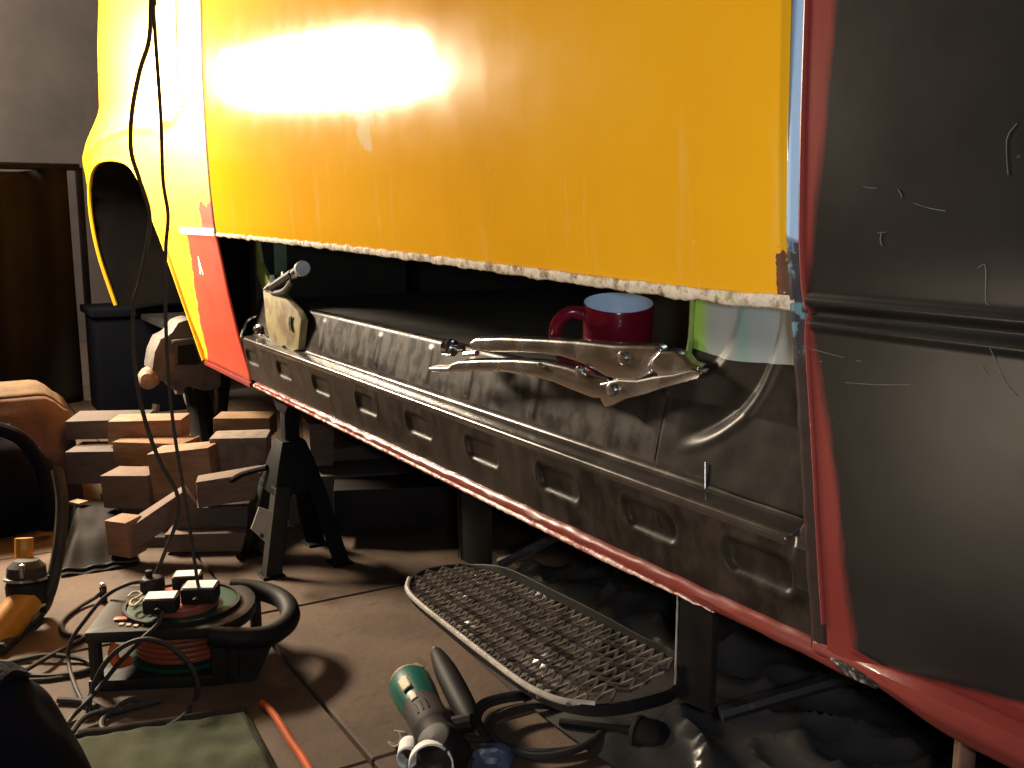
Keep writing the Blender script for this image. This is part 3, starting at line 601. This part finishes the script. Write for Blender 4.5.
# ------------------------------------------------------------------ extension reel
U = Vector((.42, .91, 0)).normalized(); W = Vector((-.91, .42, 0)).normalized(); W2 = W
R0 = PZ(84, 633, .105); R0.z = 0
def rl(a, b, z): return R0 + U * a + W * b + Vector((0, 0, z))
LEN, DEP = .36, .215
rc = rl(.15, DEP * .48, 0)
reel = thing('extension_reel', 'black and green cable reel lying flat with plugs in its top', 'cable reel', (rc.x, rc.y, 0))
def outline(n=14):
    pts = [(0, 0), (0, DEP)]
    for k in range(n + 1):
        t = math.pi / 2 - math.pi * k / n; pts.append((.185 + math.cos(t) * .075, DEP / 2 + math.sin(t) * DEP / 2))
    return pts
def ringplate(z0, z1, hole, r):
    o = outline(); hc, hr = hole, r; mb = MB(); vs = []
    # sample outline by angle from hole centre
    P = [Vector((*p, 0)) for p in o]; dense = []
    for i in range(len(P)):
        for k in range(12): dense.append(P[i].lerp(P[(i + 1) % len(P)], k / 12))
    C = Vector((*hc, 0)); dense.sort(key=lambda p: math.atan2(p.y - C.y, p.x - C.x)); m = len(dense)
    for p in dense:
        d = (p - C).normalized(); h = C + d * hr
        for q, z in ((h, z1), (p, z1), (p, z0), (h, z0)): vs.append(rl(q.x, q.y, z))
    fs = [(i * 4 + k, i * 4 + (k + 1) % 4, ((i + 1) % m) * 4 + (k + 1) % 4, ((i + 1) % m) * 4 + k) for i in range(m) for k in range(4)]
    return mb.add(vs, fs)
DC = (.135, DEP / 2); DR = .098
fr = obj('frame', ringplate(.085, .105, DC, DR), 'blackplastic', reel, bev=.004, label='black moulded frame')
obj('frame_base', ringplate(.0, .02, DC, .02), 'blackplastic', reel, bev=.004)
for a, b in ((.012, .012), (.012, DEP - .012), (.235, .012), (.245, DEP - .014)): obj('frame_post', MB().tube([rl(a, b, .01), rl(a, b, .095)], .011, 10), 'blackplastic', reel)
hp = [rl(.20, .008, .088), rl(.25, .010, .080), rl(.292, .03, .074), rl(.316, .075, .074), rl(.319, .12, .078), rl(.298, .172, .084), rl(.25, .205, .09), rl(.20, .21, .094)]
gr = obj('grip', MB().tube(hp, .018, 12, smooth=5), 'rubber', reel, label='rounded carrying grip')
obj('grip_web', MB().prism([rl(.20, .002, .0), rl(.27, .012, .0), rl(.30, .035, .06), rl(.27, .012, .085), rl(.20, .002, .10)], U.cross(Vector((0, 0, 1))) * -.012), 'blackplastic', reel, bev=.003)
dcen = rl(*DC, 0)
obj('drum_disc', MB().lathe([(.060, .100), (.092, .100), (.095, .104), (.095, .108), (.090, .109), (.058, .106)], dcen, n=48), 'drumgreen', reel, bev=.001, label='green drum disc')
obj('drum_base', MB().lathe([(.02, .02), (.092, .02), (.092, .026), (.02, .026)], dcen, n=40), 'drumgreen', reel)
obj('socket_housing', MB().lathe([(.061, .098), (.061, .118), (.057, .121), (0, .121)], dcen, n=40), 'drumred', reel, bev=.002, label='salmon red socket housing')
obj('rim_ring', MB().lathe([(.094, .104), (.099, .104), (.099, .112), (.094, .112), (.094, .104)], dcen, n=48), 'blackplastic', reel)
cl = MB()
for k in range(7): cl.lathe([(.080 + .003 * math.cos(t), .034 + .0095 * k + .0048 * math.sin(t)) for t in np.linspace(-math.pi / 2, math.pi / 2, 6)], dcen, n=40)
obj('cable_coil', cl, 'coil', reel, label='wound brown orange cable')
obj('cable_end', MB().tube([rl(.045, .02, .075), rl(.04, .012, .06), rl(.047, .012, .045), rl(.06, .03, .04)], .009, 10, smooth=4), 'orange', reel, label='bright orange loose turn of cable')
lab = MB()
for k in range(5): lab.box(rl(.052 + .013 * k, .028 - .0045 * min(k, 4 - k) + .0, .1065), (.007, .008, .002), rz=math.atan2(U.y, U.x))
obj('pale_print', lab, 'cream', reel, label='pale worn print along the rim')
obj('orange_badge', MB().box(rl(.046, .05, .1075), (.022, .014, .003), rz=math.atan2(U.y, U.x)), 'drumred', reel, bev=.001)
# plugs
def plug(c, rz, label, s=1.0, tilt=0):
    c = Vector(c); p = thing('plug', label, 'plug', tuple(c), 'plugs in the cable reel')
    R = lambda v: c + Matrix.Rotation(rz, 3, 'Z') @ Vector(v) * s
    obj('body', MB().prism([R(q) for q in ((-.027, -.021, 0), (.027, -.021, 0), (.029, .0, 0), (.027, .021, 0), (-.027, .021, 0), (-.029, 0, 0))], (0, 0, .026 * s)), 'blackplastic', p, bev=.004 * s)
    obj('white_label', MB().prism([R(q) for q in ((-.024, -.017, .0262), (.024, -.017, .0262), (.024, .017, .0262), (-.024, .017, .0262))], (0, 0, .0012)), 'white', p, label='white label on the top of the plug')
    obj('cord_grip', MB().tube([R((0, -.02, .012)), R((0, -.034, .010))], .006 * s, 8), 'rubber', p)
    return p
za = .121; ra = math.atan2(U.y, U.x)
plug(PZ(162, 610, za), ra + .02, 'black plug with white label nearest the front rim of the reel', 1.0)
plug(PZ(201, 600, za), ra - .05, 'black plug with white label that the hanging cable enters', 1.08)
plug(PZ(188, 586, za), ra + .04, 'black plug with white label at the back of the reel top', .9)
ad = thing('plug_adapter', 'plain black plug adapter without a label at the back left of the reel top', 'adapter', tuple(PZ(153, 592, za)))
obj('body', MB().lathe([(.022, 0), (.022, .022), (.018, .028), (0, .028)], PZ(153, 592, za), n=8), 'blackplastic', ad, bev=.003); obj('stub', MB().lathe([(.006, .02), (.006, .04), (0, .041)], PZ(150, 592, za), n=10), 'rubber', ad)
ky = [PZ(x, y, .124) for x, y in ((128, 597), (132, 593), (138, 592), (142, 594), (138, 597), (132, 600), (130, 604), (134, 606), (139, 602), (143, 598), (146, 600), (142, 604))]
tag(obj('string', MB().tube(ky, .0022, 6, smooth=5), 'cream', base=ky[0] - Vector((0, 0, .002))), 'loop of pale string tangled on the reel top beside the plugs', 'string')
# ------------------------------------------------------------------ cables
def cable(label, pts, r=.0042, mat='cable', group=None, cat='cable', n=8):
    P = [Vector(p) for p in pts]; b = min(P, key=lambda q: q.z)
    return tag(obj('power_cable', MB().tube(P, r, n, smooth=6), mat, base=b), label, cat, group)
XC = -1.74
def hx(px_, py_, X=XC): return PX(px_, py_, X)
top = PX(150, 0, XC)
cable('left black cable hanging from above past the wheel arch to the back of the reel', [Vector((top.x, top.y, 1.9)), hx(151, -40), hx(151, 0), hx(149, 40), hx(140, 70), hx(132, 112), hx(131, 150), hx(139, 178), hx(149, 212), hx(148, 238), hx(140, 280), hx(133, 308), hx(135, 370), hx(145, 420), hx(160, 462), hx(177, 494), hx(176, 522, -1.76), hx(165, 552, -1.79), PZ(152, 578, .135), PZ(128, 584, .13), PZ(106, 596, .11), PZ(86, 619, .075), PZ(70, 643, .04), PZ(69, 665, .012), PZ(76, 688, .006), PZ(84, 704, .006)], .0036)
cable('right black cable hanging from above straight into a plug on the reel', [Vector((top.x + .02, top.y + .01, 1.9)), hx(153, -40, -1.72), hx(153, 0, -1.72), hx(157, 60, -1.72), hx(161, 120, -1.72), hx(163, 180, -1.72), hx(168, 214, -1.72), hx(166, 245, -1.72), hx(165, 290, -1.72), hx(168, 370, -1.72), hx(174, 430, -1.72), hx(182, 480, -1.72), hx(190, 530, -1.71), PZ(197, 578, .165), PZ(199, 588, .15)], .0030)
fp = rl(0, -.03, 0); fn = W
def fpz(x, y): return PP(x, y, fp, fn)
cable('black cable from the front plug slanting down over the reel front', [PZ(163, 612, .13), PZ(157, 625, .115), fpz(140, 641), fpz(120, 662), fpz(102, 684), PZ(86, 703, .02), PZ(72, 717, .006), PZ(58, 736, .006)], .0038)
fp2 = rl(0, -.05, 0)
cable('black cable standing in an arch in front of the reel', [PZ(88, 716, .005), PP(92, 690, fp2, fn), PP(104, 665, fp2, fn), PP(122, 647, fp2, fn), PP(145, 639, fp2, fn), PP(168, 645, fp2, fn), PP(188, 662, fp2, fn), PP(198, 685, fp2, fn), PP(193, 704, fp2, fn), PZ(181, 718, .012), PZ(168, 726, .005)], .0042)
cable('black cable coiled loosely on the floor left of the reel', [PZ(-10, 668, .005), PZ(20, 660, .005), PZ(50, 655, .012), PZ(84, 660, .006), PZ(92, 668, .006), PZ(70, 674, .006), PZ(40, 676, .005), PZ(10, 672, .005), PZ(-15, 664, .006)], .0045)
cable('lowest loop of black cable on the floor left of the reel', [PZ(-10, 690, .004), PZ(20, 681, .004), PZ(50, 679, .004), PZ(80, 673, .004), PZ(96, 664, .005)], .0036)
cable('dark cable crossing the loops toward the rear corner of the reel', [PZ(26, 670, .013), PZ(48, 657, .016), PZ(72, 644, .006), PZ(84, 637, .005), PZ(66, 634, .005), PZ(62, 622, .005), PZ(78, 608, .005), PZ(96, 597, .012), PZ(104, 590, .03)], .0042)
cable('thick black cable lying along the front edge of the reel', [PZ(58, 700, .006), PZ(85, 702, .006), PZ(110, 712, .006), PZ(135, 706, .006), PZ(160, 700, .006)], .0055)
cable('black cable twisted in a small loop before the green mat', [PZ(72, 733, .006), PZ(84, 718, .012), PZ(104, 711, .012), PZ(128, 708, .006), PZ(150, 703, .005), PZ(130, 700, .013), PZ(104, 718, .006), PZ(104, 730, .005), PZ(120, 728, .004)], .0045)
cable('orange cable running out of the shadow of the reel across the floor', [PZ(262, 703, .006), PZ(268, 708, .006), PZ(277, 719, .006), PZ(290, 740, .006), PZ(305, 762, .006), PZ(318, 790, .006), PZ(320, 830, .006)], .0058, 'orange')
# ------------------------------------------------------------------ green mat
m0, m1, m2, m3 = PZ(78, 742, 0), PZ(248, 716, 0), PZ(292, 800, 0), PZ(60, 860, 0)
def matf(u, v):
    p = m0.lerp(m1, u).lerp(m3.lerp(m2, u), v); z = .012 + .006 * noise.noise(Vector((u * 3, v * 3, 1))) + .005 * noise.noise(Vector((u * 8, v * 6, 5)))
    ed = min(u, 1 - u, v, 1 - v); z *= sm(-.005, .05, ed); return (p.x, p.y, max(.003, z))
mt = tag(obj('green_mat', MB().grid(matf, 50, 40), 'matgreen', solid=.005, base=(m0.x, m0.y, 0)), 'sage green canvas mat lying on the floor in front of the reel', 'mat')
def bind(u, v):
    p = (m0 + (m0 - m3).normalized() * .02).lerp(m1 + (m1 - m2).normalized() * .012, u); q = m0.lerp(m1, u); p = p.lerp(q, v); return (p.x, p.y, .006 + .006 * math.sin(v * math.pi) + .002 * noise.noise(Vector((u * 8, v, 0))))
obj('binding', MB().grid(bind, 40, 5), 'matedge', mt, solid=.003, label='dark rolled binding')
obj('seam', MB().tube([(lambda p: (p[0], p[1], p[2] + .004))(matf(.955, t)) for t in np.linspace(.02, .98, 20)], .002, 6), 'matedge', mt)
# ------------------------------------------------------------------ green angle grinder
ga = PZ(409, 683, .036); gb = PZ(458, 775, .036); gx = (gb - ga).normalized(); gl = (gb - ga).length
gr_ = thing('angle_grinder', 'teal and dark grey angle grinder lying on the floor in front of the step', 'angle grinder', (ga.x + .1, ga.y, 0))
obj('rear_cap', MB().lathe([(0, -.012), (.022, -.012), (.030, -.006), (.0325, .006)], ga, gx, 28), 'tan', gr_)
obj('motor_body', MB().lathe([(.0325, .004), (.035, .010), (.034, .05), (.031, .085), (.030, .09)], ga, gx, 32), 'teal', gr_)
gb_ = obj('gear_body', MB().lathe([(.030, .088), (.030, .13), (.032, .16), (.030, .165), (.026, .18), (.026, .20)], ga, gx, 32), 'dkgrey', gr_)
obj('head', MB().lathe([(.024, -.03), (.034, -.02), (.034, .02), (.026, .034), (0, .036)], ga + gx * .215 + Vector((0, 0, -.004)), (.1, -.55, .8), 24), 'blackplastic', gr_, bev=.003)
obj('tail_block', MB().box(ga + gx * -.012 + Vector((.0, .012, .012)), (.022, .03, .016), rz=.3), 'tan', gr_, bev=.003)
cv = (Vector(CAM) - (ga + gx * .07)); cv = (cv - gx * cv.dot(gx)).normalized(); sd = gx.cross(cv).normalized()
def plate(t0, t1, s0, s1, r): 
    return MB().grid(lambda u, v: ga + gx * lerp(t0, t1, u) + (cv * math.cos(lerp(s0, s1, v)) + sd * math.sin(lerp(s0, s1, v))) * r, 6, 6)
obj('maker_plate', plate(.038, .074, -.05, .42, .0352), 'cream', gr_, solid=.001, label='pale rectangular rating plate'); obj('small_label', plate(.088, .106, -.05, .32, .0312), 'cream', gr_, solid=.001, label='small square pale label')
for k in range(3): obj('vent_slot', plate(.118, .148, -.35 + .28 * k, -.25 + .28 * k, .0312), 'under', gr_, solid=.001)
hA, hB = PZ(436, 652, .07), PZ(472, 722, .05)
obj('side_handle', MB().tube([hA, hA.lerp(hB, .15), hA.lerp(hB, .4), hA.lerp(hB, .8), hB], lambda t: .009 + .010 * math.sin(t * 2.6), 14, smooth=4), 'rubber', gr_, label='black rubber handle')
obj('handle_tip', MB().tube([hA, hA + (hA - hB).normalized() * .012], .005, 8), 'steelgrey', gr_)
obj('handle_bracket', MB().tube([hB, ga + gx * .16], .014, 10), 'blackplastic', gr_)
gcb = [ga + gx * .20 + Vector((.0, .03, .0)), PZ(490, 738, .02), PZ(478, 720, .012), PZ(490, 704, .010), PZ(530, 697, .008), PZ(580, 703, .008), PZ(608, 722, .008), PZ(590, 744, .008), PZ(540, 752, .008), PZ(495, 742, .010), PZ(474, 718, .016), PZ(488, 700, .018), PZ(535, 693, .016), PZ(590, 702, .016), PZ(604, 726, .016), PZ(580, 748, .014), PZ(530, 756, .014), PZ(492, 736, .02), PZ(498, 716, .02), PZ(530, 706, .02), PZ(575, 708, .02), PZ(632, 716, .01)]
obj('power_cord', MB().tube(gcb, .0056, 9, smooth=6), 'cable', gr_, label='thick black cord coiled on the floor')
# plug and socket of the extension lying on the cord
pc = PZ(655, 738, .028)
cp = thing('trailing_socket', 'black rubber plug lying at the edge of the plastic sheet right of the coiled cord', 'plug', (pc.x, pc.y, 0))
ax = (PZ(675, 748, .028) - PZ(628, 733, .028)).normalized()
obj('body', MB().lathe([(.018, -.028), (.024, -.024), (.026, .0), (.024, .012), (.015, .022), (0, .024)], pc, ax, 16), 'rubber', cp, bev=.002)
obj('face_plate', MB().lathe([(.0, -.032), (.024, -.032), (.026, -.029), (.026, -.025), (0, -.024)], pc, ax, 20), 'dkgrey', cp)
obj('cord_grip', MB().tube([pc - ax * .03, pc - ax * .06 + Vector((0, 0, -.005)), PZ(560, 722, .016)], lambda t: .009 - .003 * t, 9, smooth=4), 'rubber', cp)
obj('pin', MB().tube([PZ(610, 708, .02), PZ(640, 727, .02)], .006, 8), 'rubber', cp)
# curled white card and blue rag
w0 = PZ(431, 765, .034)
wc = thing('curled_card', 'curled piece of white card on the floor below the grinder', 'card', (w0.x, w0.y, 0))
vd = (Vector(CAM) - w0).normalized()
def curl(c, axis, r, L, a0, a1):
    axis = Vector(axis).normalized(); p = axis.orthogonal().normalized(); q = axis.cross(p)
    return MB().grid(lambda u, v: c + axis * (L * (v - .5)) + (p * math.cos(lerp(a0, a1, u)) + q * math.sin(lerp(a0, a1, u))) * r, 28, 4)
obj('large_curl', curl(w0, (vd.x, vd.y, vd.z * .6), .030, .04, 0, 6.1), 'white', wc, solid=.0022)
obj('small_curl', curl(PZ(408, 752, .014), (.55, -.3, .1), .014, .05, 0, 5.0), 'white', wc, solid=.002); obj('end_flap', curl(PZ(398, 739, .012), (.4, -.8, .5), .011, .02, 0, 4.4), 'paper', wc, solid=.002)
rg = PZ(492, 766, .0)
def blob(c, rad, seed, amp=.25, flat=0, n=24, m=14):
    def f(u, v):
        t = 2 * math.pi * u; a = math.pi * v; d = Vector((math.sin(a) * math.cos(t), math.sin(a) * math.sin(t), math.cos(a)))
        k = 1 + amp * noise.noise(d * 2 + Vector((seed, 0, 0))) + amp * .4 * noise.noise(d * 6 + Vector((0, seed, 0))); p = Vector((d.x * rad[0], d.y * rad[1], d.z * rad[2])) * k + Vector(c)
        if flat is not None and p.z < flat: p.z = flat
        return p
    return MB().grid(f, n, m)
tag(obj('rag', blob((rg.x, rg.y, .012), (.03, .03, .018), 3, .3, .002), 'bluerag', base=(rg.x, rg.y, 0), weld=.0005), 'small crumpled blue rag beside the curled white card', 'rag')
# ------------------------------------------------------------------ black plastic sheet
def shf(u, v):
    x = lerp(-1.75, .55, u); y = lerp(.20 + .05 * noise.noise(Vector((x * 2, 0, 9))), 1.9, v)
    n1 = noise.noise(Vector((x * 3.1, y * 2.3, .4))); n2 = 1 - abs(noise.noise(Vector((x * 5.5 + y * 2, y * 6 - x, 2.2)))); n3 = 1 - abs(noise.noise(Vector((x * 13 - y * 5, y * 11, 6.2))))
    k = sm(0, .06, v); z = .006 + k * (.018 * (n1 + .5) + .034 * n2 ** 4 + .016 * n3 ** 5)
    z += .10 * math.exp(-(((x + 1.3) / .22) ** 2 + ((y - .62) / .25) ** 2)) * (1 + .4 * n1)
    return (x, y, max(z, .004))
tag(obj('plastic_sheet', MB().grid(shf, 230, 170), 'sheet', base=(-.6, 1.0, 0), ang=50), 'glossy crumpled black plastic sheet spread on the floor under the van', 'plastic sheet')
# ------------------------------------------------------------------ firewood and blocks
def block(name, label, cat, c, d, rz, mat, ry=0, rx=0, bev=.003, group='wood blocks stacked under the van'):
    b = MB().box((0, 0, 0), d, 0); R = Matrix.Rotation(rz, 3, 'Z') @ Matrix.Rotation(ry, 3, 'Y') @ Matrix.Rotation(rx, 3, 'X')
    b.v = [tuple(Vector(c) + R @ (Vector(v) + Vector((random.uniform(-.003, .003), random.uniform(-.003, .003), random.uniform(-.002, .002))))) for v in b.v]
    return tag(obj(name, b, mat, bev=bev, base=(c[0], c[1], min(v[2] for v in b.v))), label, cat, group)
WR = math.radians(62)
def wb(px_, py_, X, dims, rz, mat, label, ry=0, rx=0, name='wood_block', cat='wood'):
    P = PX(px_, py_, X); return block(name, label, cat, P, dims, rz, mat, ry, rx, bev=.008 if mat == 'stone' else .003)
wb(211, 536, -2.34, (.19, .09, .045), WR, 'wood2', 'long timber lying lowest at the front of the pile beside the jack stand', )
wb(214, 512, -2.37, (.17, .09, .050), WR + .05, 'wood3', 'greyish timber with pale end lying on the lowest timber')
wb(231, 486, -2.30, (.15, .08, .062), WR + .16, 'wood2', 'brown timber with a pale sawn end below the concrete block', ry=-.12)
wb(158, 518, -2.31, (.17, .06, .050), WR + .3, 'wood2', 'brown timber tilted down to the left at the front of the pile', ry=-.55)
wb(126, 535, -2.325, (.06, .055, .085), WR - .45, 'wood', 'short pale block at the left front foot of the pile', rx=.1)
wb(150, 428, -2.74, (.19, .10, .060), WR + .05, 'wood', 'pale tan block on the top of the pile below the brake hub')
wb(157, 450, -2.66, (.19, .10, .062), WR - .2, 'wood4', 'ochre block second from the top below the brake hub')
wb(134, 488, -2.56, (.12, .09, .085), WR - .15, 'wood2', 'thick pinkish brown block at the left side of the pile')
wb(188, 470, -2.50, (.15, .10, .12), WR - .1, 'wood', 'thick tan block in the middle of the pile', ry=-.1)
wb(242, 452, -2.50, (.14, .10, .095), WR + .05, 'stone', 'rounded grey brown concrete block on the pile beside the jack stand', name='concrete_block', cat='block')
wb(246, 424, -2.66, (.15, .09, .055), WR, 'wood4', 'ochre plank end behind the concrete block')
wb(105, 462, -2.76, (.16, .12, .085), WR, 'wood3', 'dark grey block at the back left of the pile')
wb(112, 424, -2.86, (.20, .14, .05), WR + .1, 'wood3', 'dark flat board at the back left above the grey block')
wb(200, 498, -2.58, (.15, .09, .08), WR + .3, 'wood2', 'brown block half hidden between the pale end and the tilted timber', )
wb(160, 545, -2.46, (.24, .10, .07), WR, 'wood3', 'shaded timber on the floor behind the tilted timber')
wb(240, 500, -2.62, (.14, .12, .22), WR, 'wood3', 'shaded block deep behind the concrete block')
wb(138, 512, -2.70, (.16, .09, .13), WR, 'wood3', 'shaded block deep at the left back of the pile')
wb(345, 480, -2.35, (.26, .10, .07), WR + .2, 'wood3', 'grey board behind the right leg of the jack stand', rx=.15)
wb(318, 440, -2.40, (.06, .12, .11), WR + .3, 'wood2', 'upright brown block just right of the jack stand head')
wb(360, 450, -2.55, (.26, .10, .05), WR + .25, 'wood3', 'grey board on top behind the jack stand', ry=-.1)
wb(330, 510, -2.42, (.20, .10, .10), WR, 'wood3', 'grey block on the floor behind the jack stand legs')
wb(405, 500, -2.20, (.34, .14, .10), WR + .1, 'under', 'black box on the floor under the van behind the jack stand', name='storage_box', cat='box')
# ------------------------------------------------------------------ left side: floor cushion, overalls, yellow grinder, bag
KS = 1.283
def far(p): return Vector((p[0] * KS, -.6 + (p[1] + .6) * KS, .78 + (p[2] - .78) * KS))
S0 = Vector((-2.30, -.43, 0)); sb = far((-2.33, -.46, .3))
so = thing('floor_cushion', 'plump brown suede floor cushion with blue stitching at the left', 'cushion', (sb.x, sb.y, 0))
def cush(u, v):
    y = lerp(-.62, -.352, v)
    prof_ = [(-.20, .40), (-.10, .425), (.0, .43), (.05, .418), (.072, .38), (.085, .30), (.09, .185)]
    s = u * (len(prof_) - 1); i = min(int(s), len(prof_) - 2); f = s - i
    a, b = prof_[i], prof_[i + 1]; px_, pz_ = lerp(a[0], b[0], f), lerp(a[1], b[1], f)
    e = sm(0, .22, 1 - v); pz_ -= .04 * (1 - e) ** 2 * (1 if pz_ > .3 else .2); px_ -= .03 * (1 - e) ** 2; y += .02 * math.sin(max(0, .43 - pz_) * 6)
    return far((S0.x + px_ + .008 * noise.noise(Vector((u * 4, v * 4, 0))), y, pz_))
cu = obj('cushion_top', MB().grid(lambda u, v: cush(u * .52, v), 16, 20), 'suede', so, solid=.01, ang=70)
obj('cushion_front', MB().grid(lambda u, v: cush(.52 + u * .48, v), 16, 20), 'suede2', so, solid=.01, ang=70)
obj('cushion_side', MB().grid(lambda u, v: (lambda p: Vector((p.x - .0, p.y, lerp(p.z, .012, v))))(cush(lerp(0, .98, u), 1.0)), 16, 8), 'suede2', so, solid=.01, ang=70)
for k in range(11):
    p = [cush(lerp(.62, .99, k / 10), .74 - .35 * (1 - k / 10) ** 2 + .12 * k / 10 + d) + Vector((.009, 0, 0)) for d in (-.02, .03)]
    obj('stitch', MB().tube(p, .0028, 5), 'stitch', cu)
obj('cushion_base', MB().box((sb.x + .01, sb.y - .03, .02), (.26, .28, .04)), 'dkstuff', so, bev=.008)
oc = far((-2.13, -.52, .255))
nv = thing('overalls', 'dark navy overalls bundled in front of the brown cushion', 'clothing', (oc.x, oc.y, 0))
obj('sleeve', blob((oc.x, oc.y, .115), (.095, .16, .155), 11, .12, .002, 30, 18), 'navy', nv, weld=.0005, ang=80)
obj('fold', MB().tube([PX(x, y, -2.63) for x, y in ((-5, 428), (20, 438), (38, 462), (47, 500), (46, 530))], .017, 10, smooth=5), 'navy', nv)
# black hose loop next to the grinder
yb = Vector((-2.03, -.47, 0))
yg = thing('angle_grinder', 'yellow angle grinder with black collar lying at the left edge', 'angle grinder', (yb.x, yb.y, 0))
d0 = PX(-6, 640, -1.98); d1 = PX(28, 598, -2.03)
ya = (d1 - d0).normalized(); yl = (d1 - d0).length; d0 = d1 - ya * .16
obj('handle_body', MB().tube([d0, d0.lerp(d1, .3), d0.lerp(d1, .7), d1], lambda t: .036 - .006 * t, 20), 'gryellow', yg)
hu = Vector((-.10, .06, 1)).normalized(); hc_ = PX(27, 592, -2.04)
obj('collar', MB().lathe([(.030, -.02), (.036, -.012), (.038, .012), (.036, .02), (.030, .024)], hc_, hu, 28), 'blackplastic', yg, bev=.002)
obj('flange_ring', MB().lathe([(.030, .026), (.041, .026), (.041, .031), (.03, .032), (.03, .026)], hc_, hu, 32), 'chrome', yg); obj('lower_ring', MB().lathe([(.028, -.026), (.034, -.026), (.034, -.021), (.028, -.021), (.028, -.026)], hc_, hu, 28), 'chrome', yg)
obj('gear_head', MB().lathe([(.036, .031), (.034, .05), (.022, .062), (0, .064)], hc_, hu, 24), 'dkgrey', yg)
obj('spindle', MB().lathe([(.006, .05), (.006, .075), (0, .077)], hc_ + Vector((.03, -.01, -.012)), hu, 12), 'chrome', yg); obj('front_grip', MB().tube([hc_ + hu * .03 + Vector((-.02, 0, 0)), hc_ + hu * .06 + Vector((-.045, .0, 0)), PX(24, 538, -2.10)], .017, 10, smooth=3), 'gryellow', yg)
obj('power_cord', MB().tube([PX(57, 470, -2.14), PX(62, 500, -2.10), PX(60, 540, -2.06), PX(54, 575, -2.04), PX(48, 596, -2.03), PZ(40, 612, .012), PZ(0, 650, .01)], .012, 10, smooth=5), 'cable', yg)
bg = PZ(100, 575, 0)
bag = thing('tool_bag', 'flat dark brown vinyl bag on the floor left of the woodpile', 'bag', (-2.42, -.36, 0))
def bagf(u, v):
    p = PZ(60, 578, 0).lerp(PZ(140, 566, 0), u).lerp(PZ(68, 512, 0).lerp(PZ(126, 512, 0), u), v); e = min(u, 1 - u, v, 1 - v)
    return (p.x, p.y, .004 + .055 * sm(0, .22, e) + .006 * noise.noise(Vector((u * 5, v * 5, 0))))
obj('body', MB().grid(bagf, 24, 24), 'dkstuff', bag, ang=70); obj('piping', MB().tube([Vector(bagf(t, .03)) + Vector((0, 0, .004)) for t in np.linspace(0, 1, 20)], .003, 6), 'stepblk', bag)
obj('buckle', MB().box(Vector(bagf(.22, .72)) + Vector((0, 0, .006)), (.04, .03, .008), rz=.6), 'tan', bag, bev=.002)
bo = PZ(104, 602, 0)
bl_ = thing('bolt', 'small bolt standing upright on the floor behind the reel', 'bolt', tuple(bo)); obj('shank', MB().lathe([(.007, 0), (.007, .034), (.0, .035)], bo, n=12), 'under', bl_); obj('tip', MB().lathe([(.005, .034), (.005, .041), (0, .043)], bo, n=12), 'chrome', bl_)
# dark shapes beyond
ct = thing('hanging_tarpaulin', 'dark brown tarpaulin hanging at the far left behind the brown cushion', 'tarpaulin', (-4.6, -.30, 0))
obj('cloth', MB().grid(lambda u, v: (-4.6 + .03 * math.sin(u * 22) + .02 * math.sin(u * 9 + v * 2), lerp(-.75, -.02, u), lerp(.0, .98 + .02 * math.sin(u * 7), v)), 60, 20), 'darkcurtain', ct, solid=.006)
obj('rail', MB().tube([(-4.6, -.80, .985), (-4.6, .03, .985)], .015, 10), 'under', ct); obj('post', MB().tube([(-4.63, -.80, 0), (-4.63, -.80, .985)], .015, 10), 'under', ct); obj('post', MB().tube([(-4.63, .03, 0), (-4.63, .03, .985)], .015, 10), 'under', ct)
cr = thing('storage_crate', 'dark blue plastic crate on the floor beyond the wheel arch', 'crate', (-4.3, .17, 0))
obj('body', MB().box((-4.3, .17, .20), (.30, .36, .40)), 'blue2', cr, bev=.012); obj('rim', MB().box((-4.3, .17, .41), (.33, .39, .03)), 'blue2', cr, bev=.006)
knee = PX(30, 740, -1.2)
kn_ = thing('jacket', 'rumpled dark navy jacket heaped in the lower left corner before the cables', 'clothing', (-1.25, -.56, 0))
def heap(u, v):
    t = 2 * math.pi * u; r = v; d = Vector((math.cos(t), math.sin(t), 0)); h = math.sqrt(max(0, 1 - r ** 2.4)); k = 1 + .10 * noise.noise(Vector((d.x * 1.5, d.y * 1.5, h * 2)))
    return (-1.27 + d.x * .17 * r * k, -.60 + d.y * .145 * r * k, .255 * h * (1 + .08 * noise.noise(Vector((d.x * 3 * r, d.y * 3 * r, 4)))) + .003)
obj('cloth', MB().grid(heap, 48, 24), 'navy', kn_, weld=.0005, ang=80)
obj('fold', MB().tube([heap(.05 + .5 * t, .35 + .3 * t) for t in np.linspace(0, 1, 12)], .008, 8, smooth=3), 'navy', kn_)
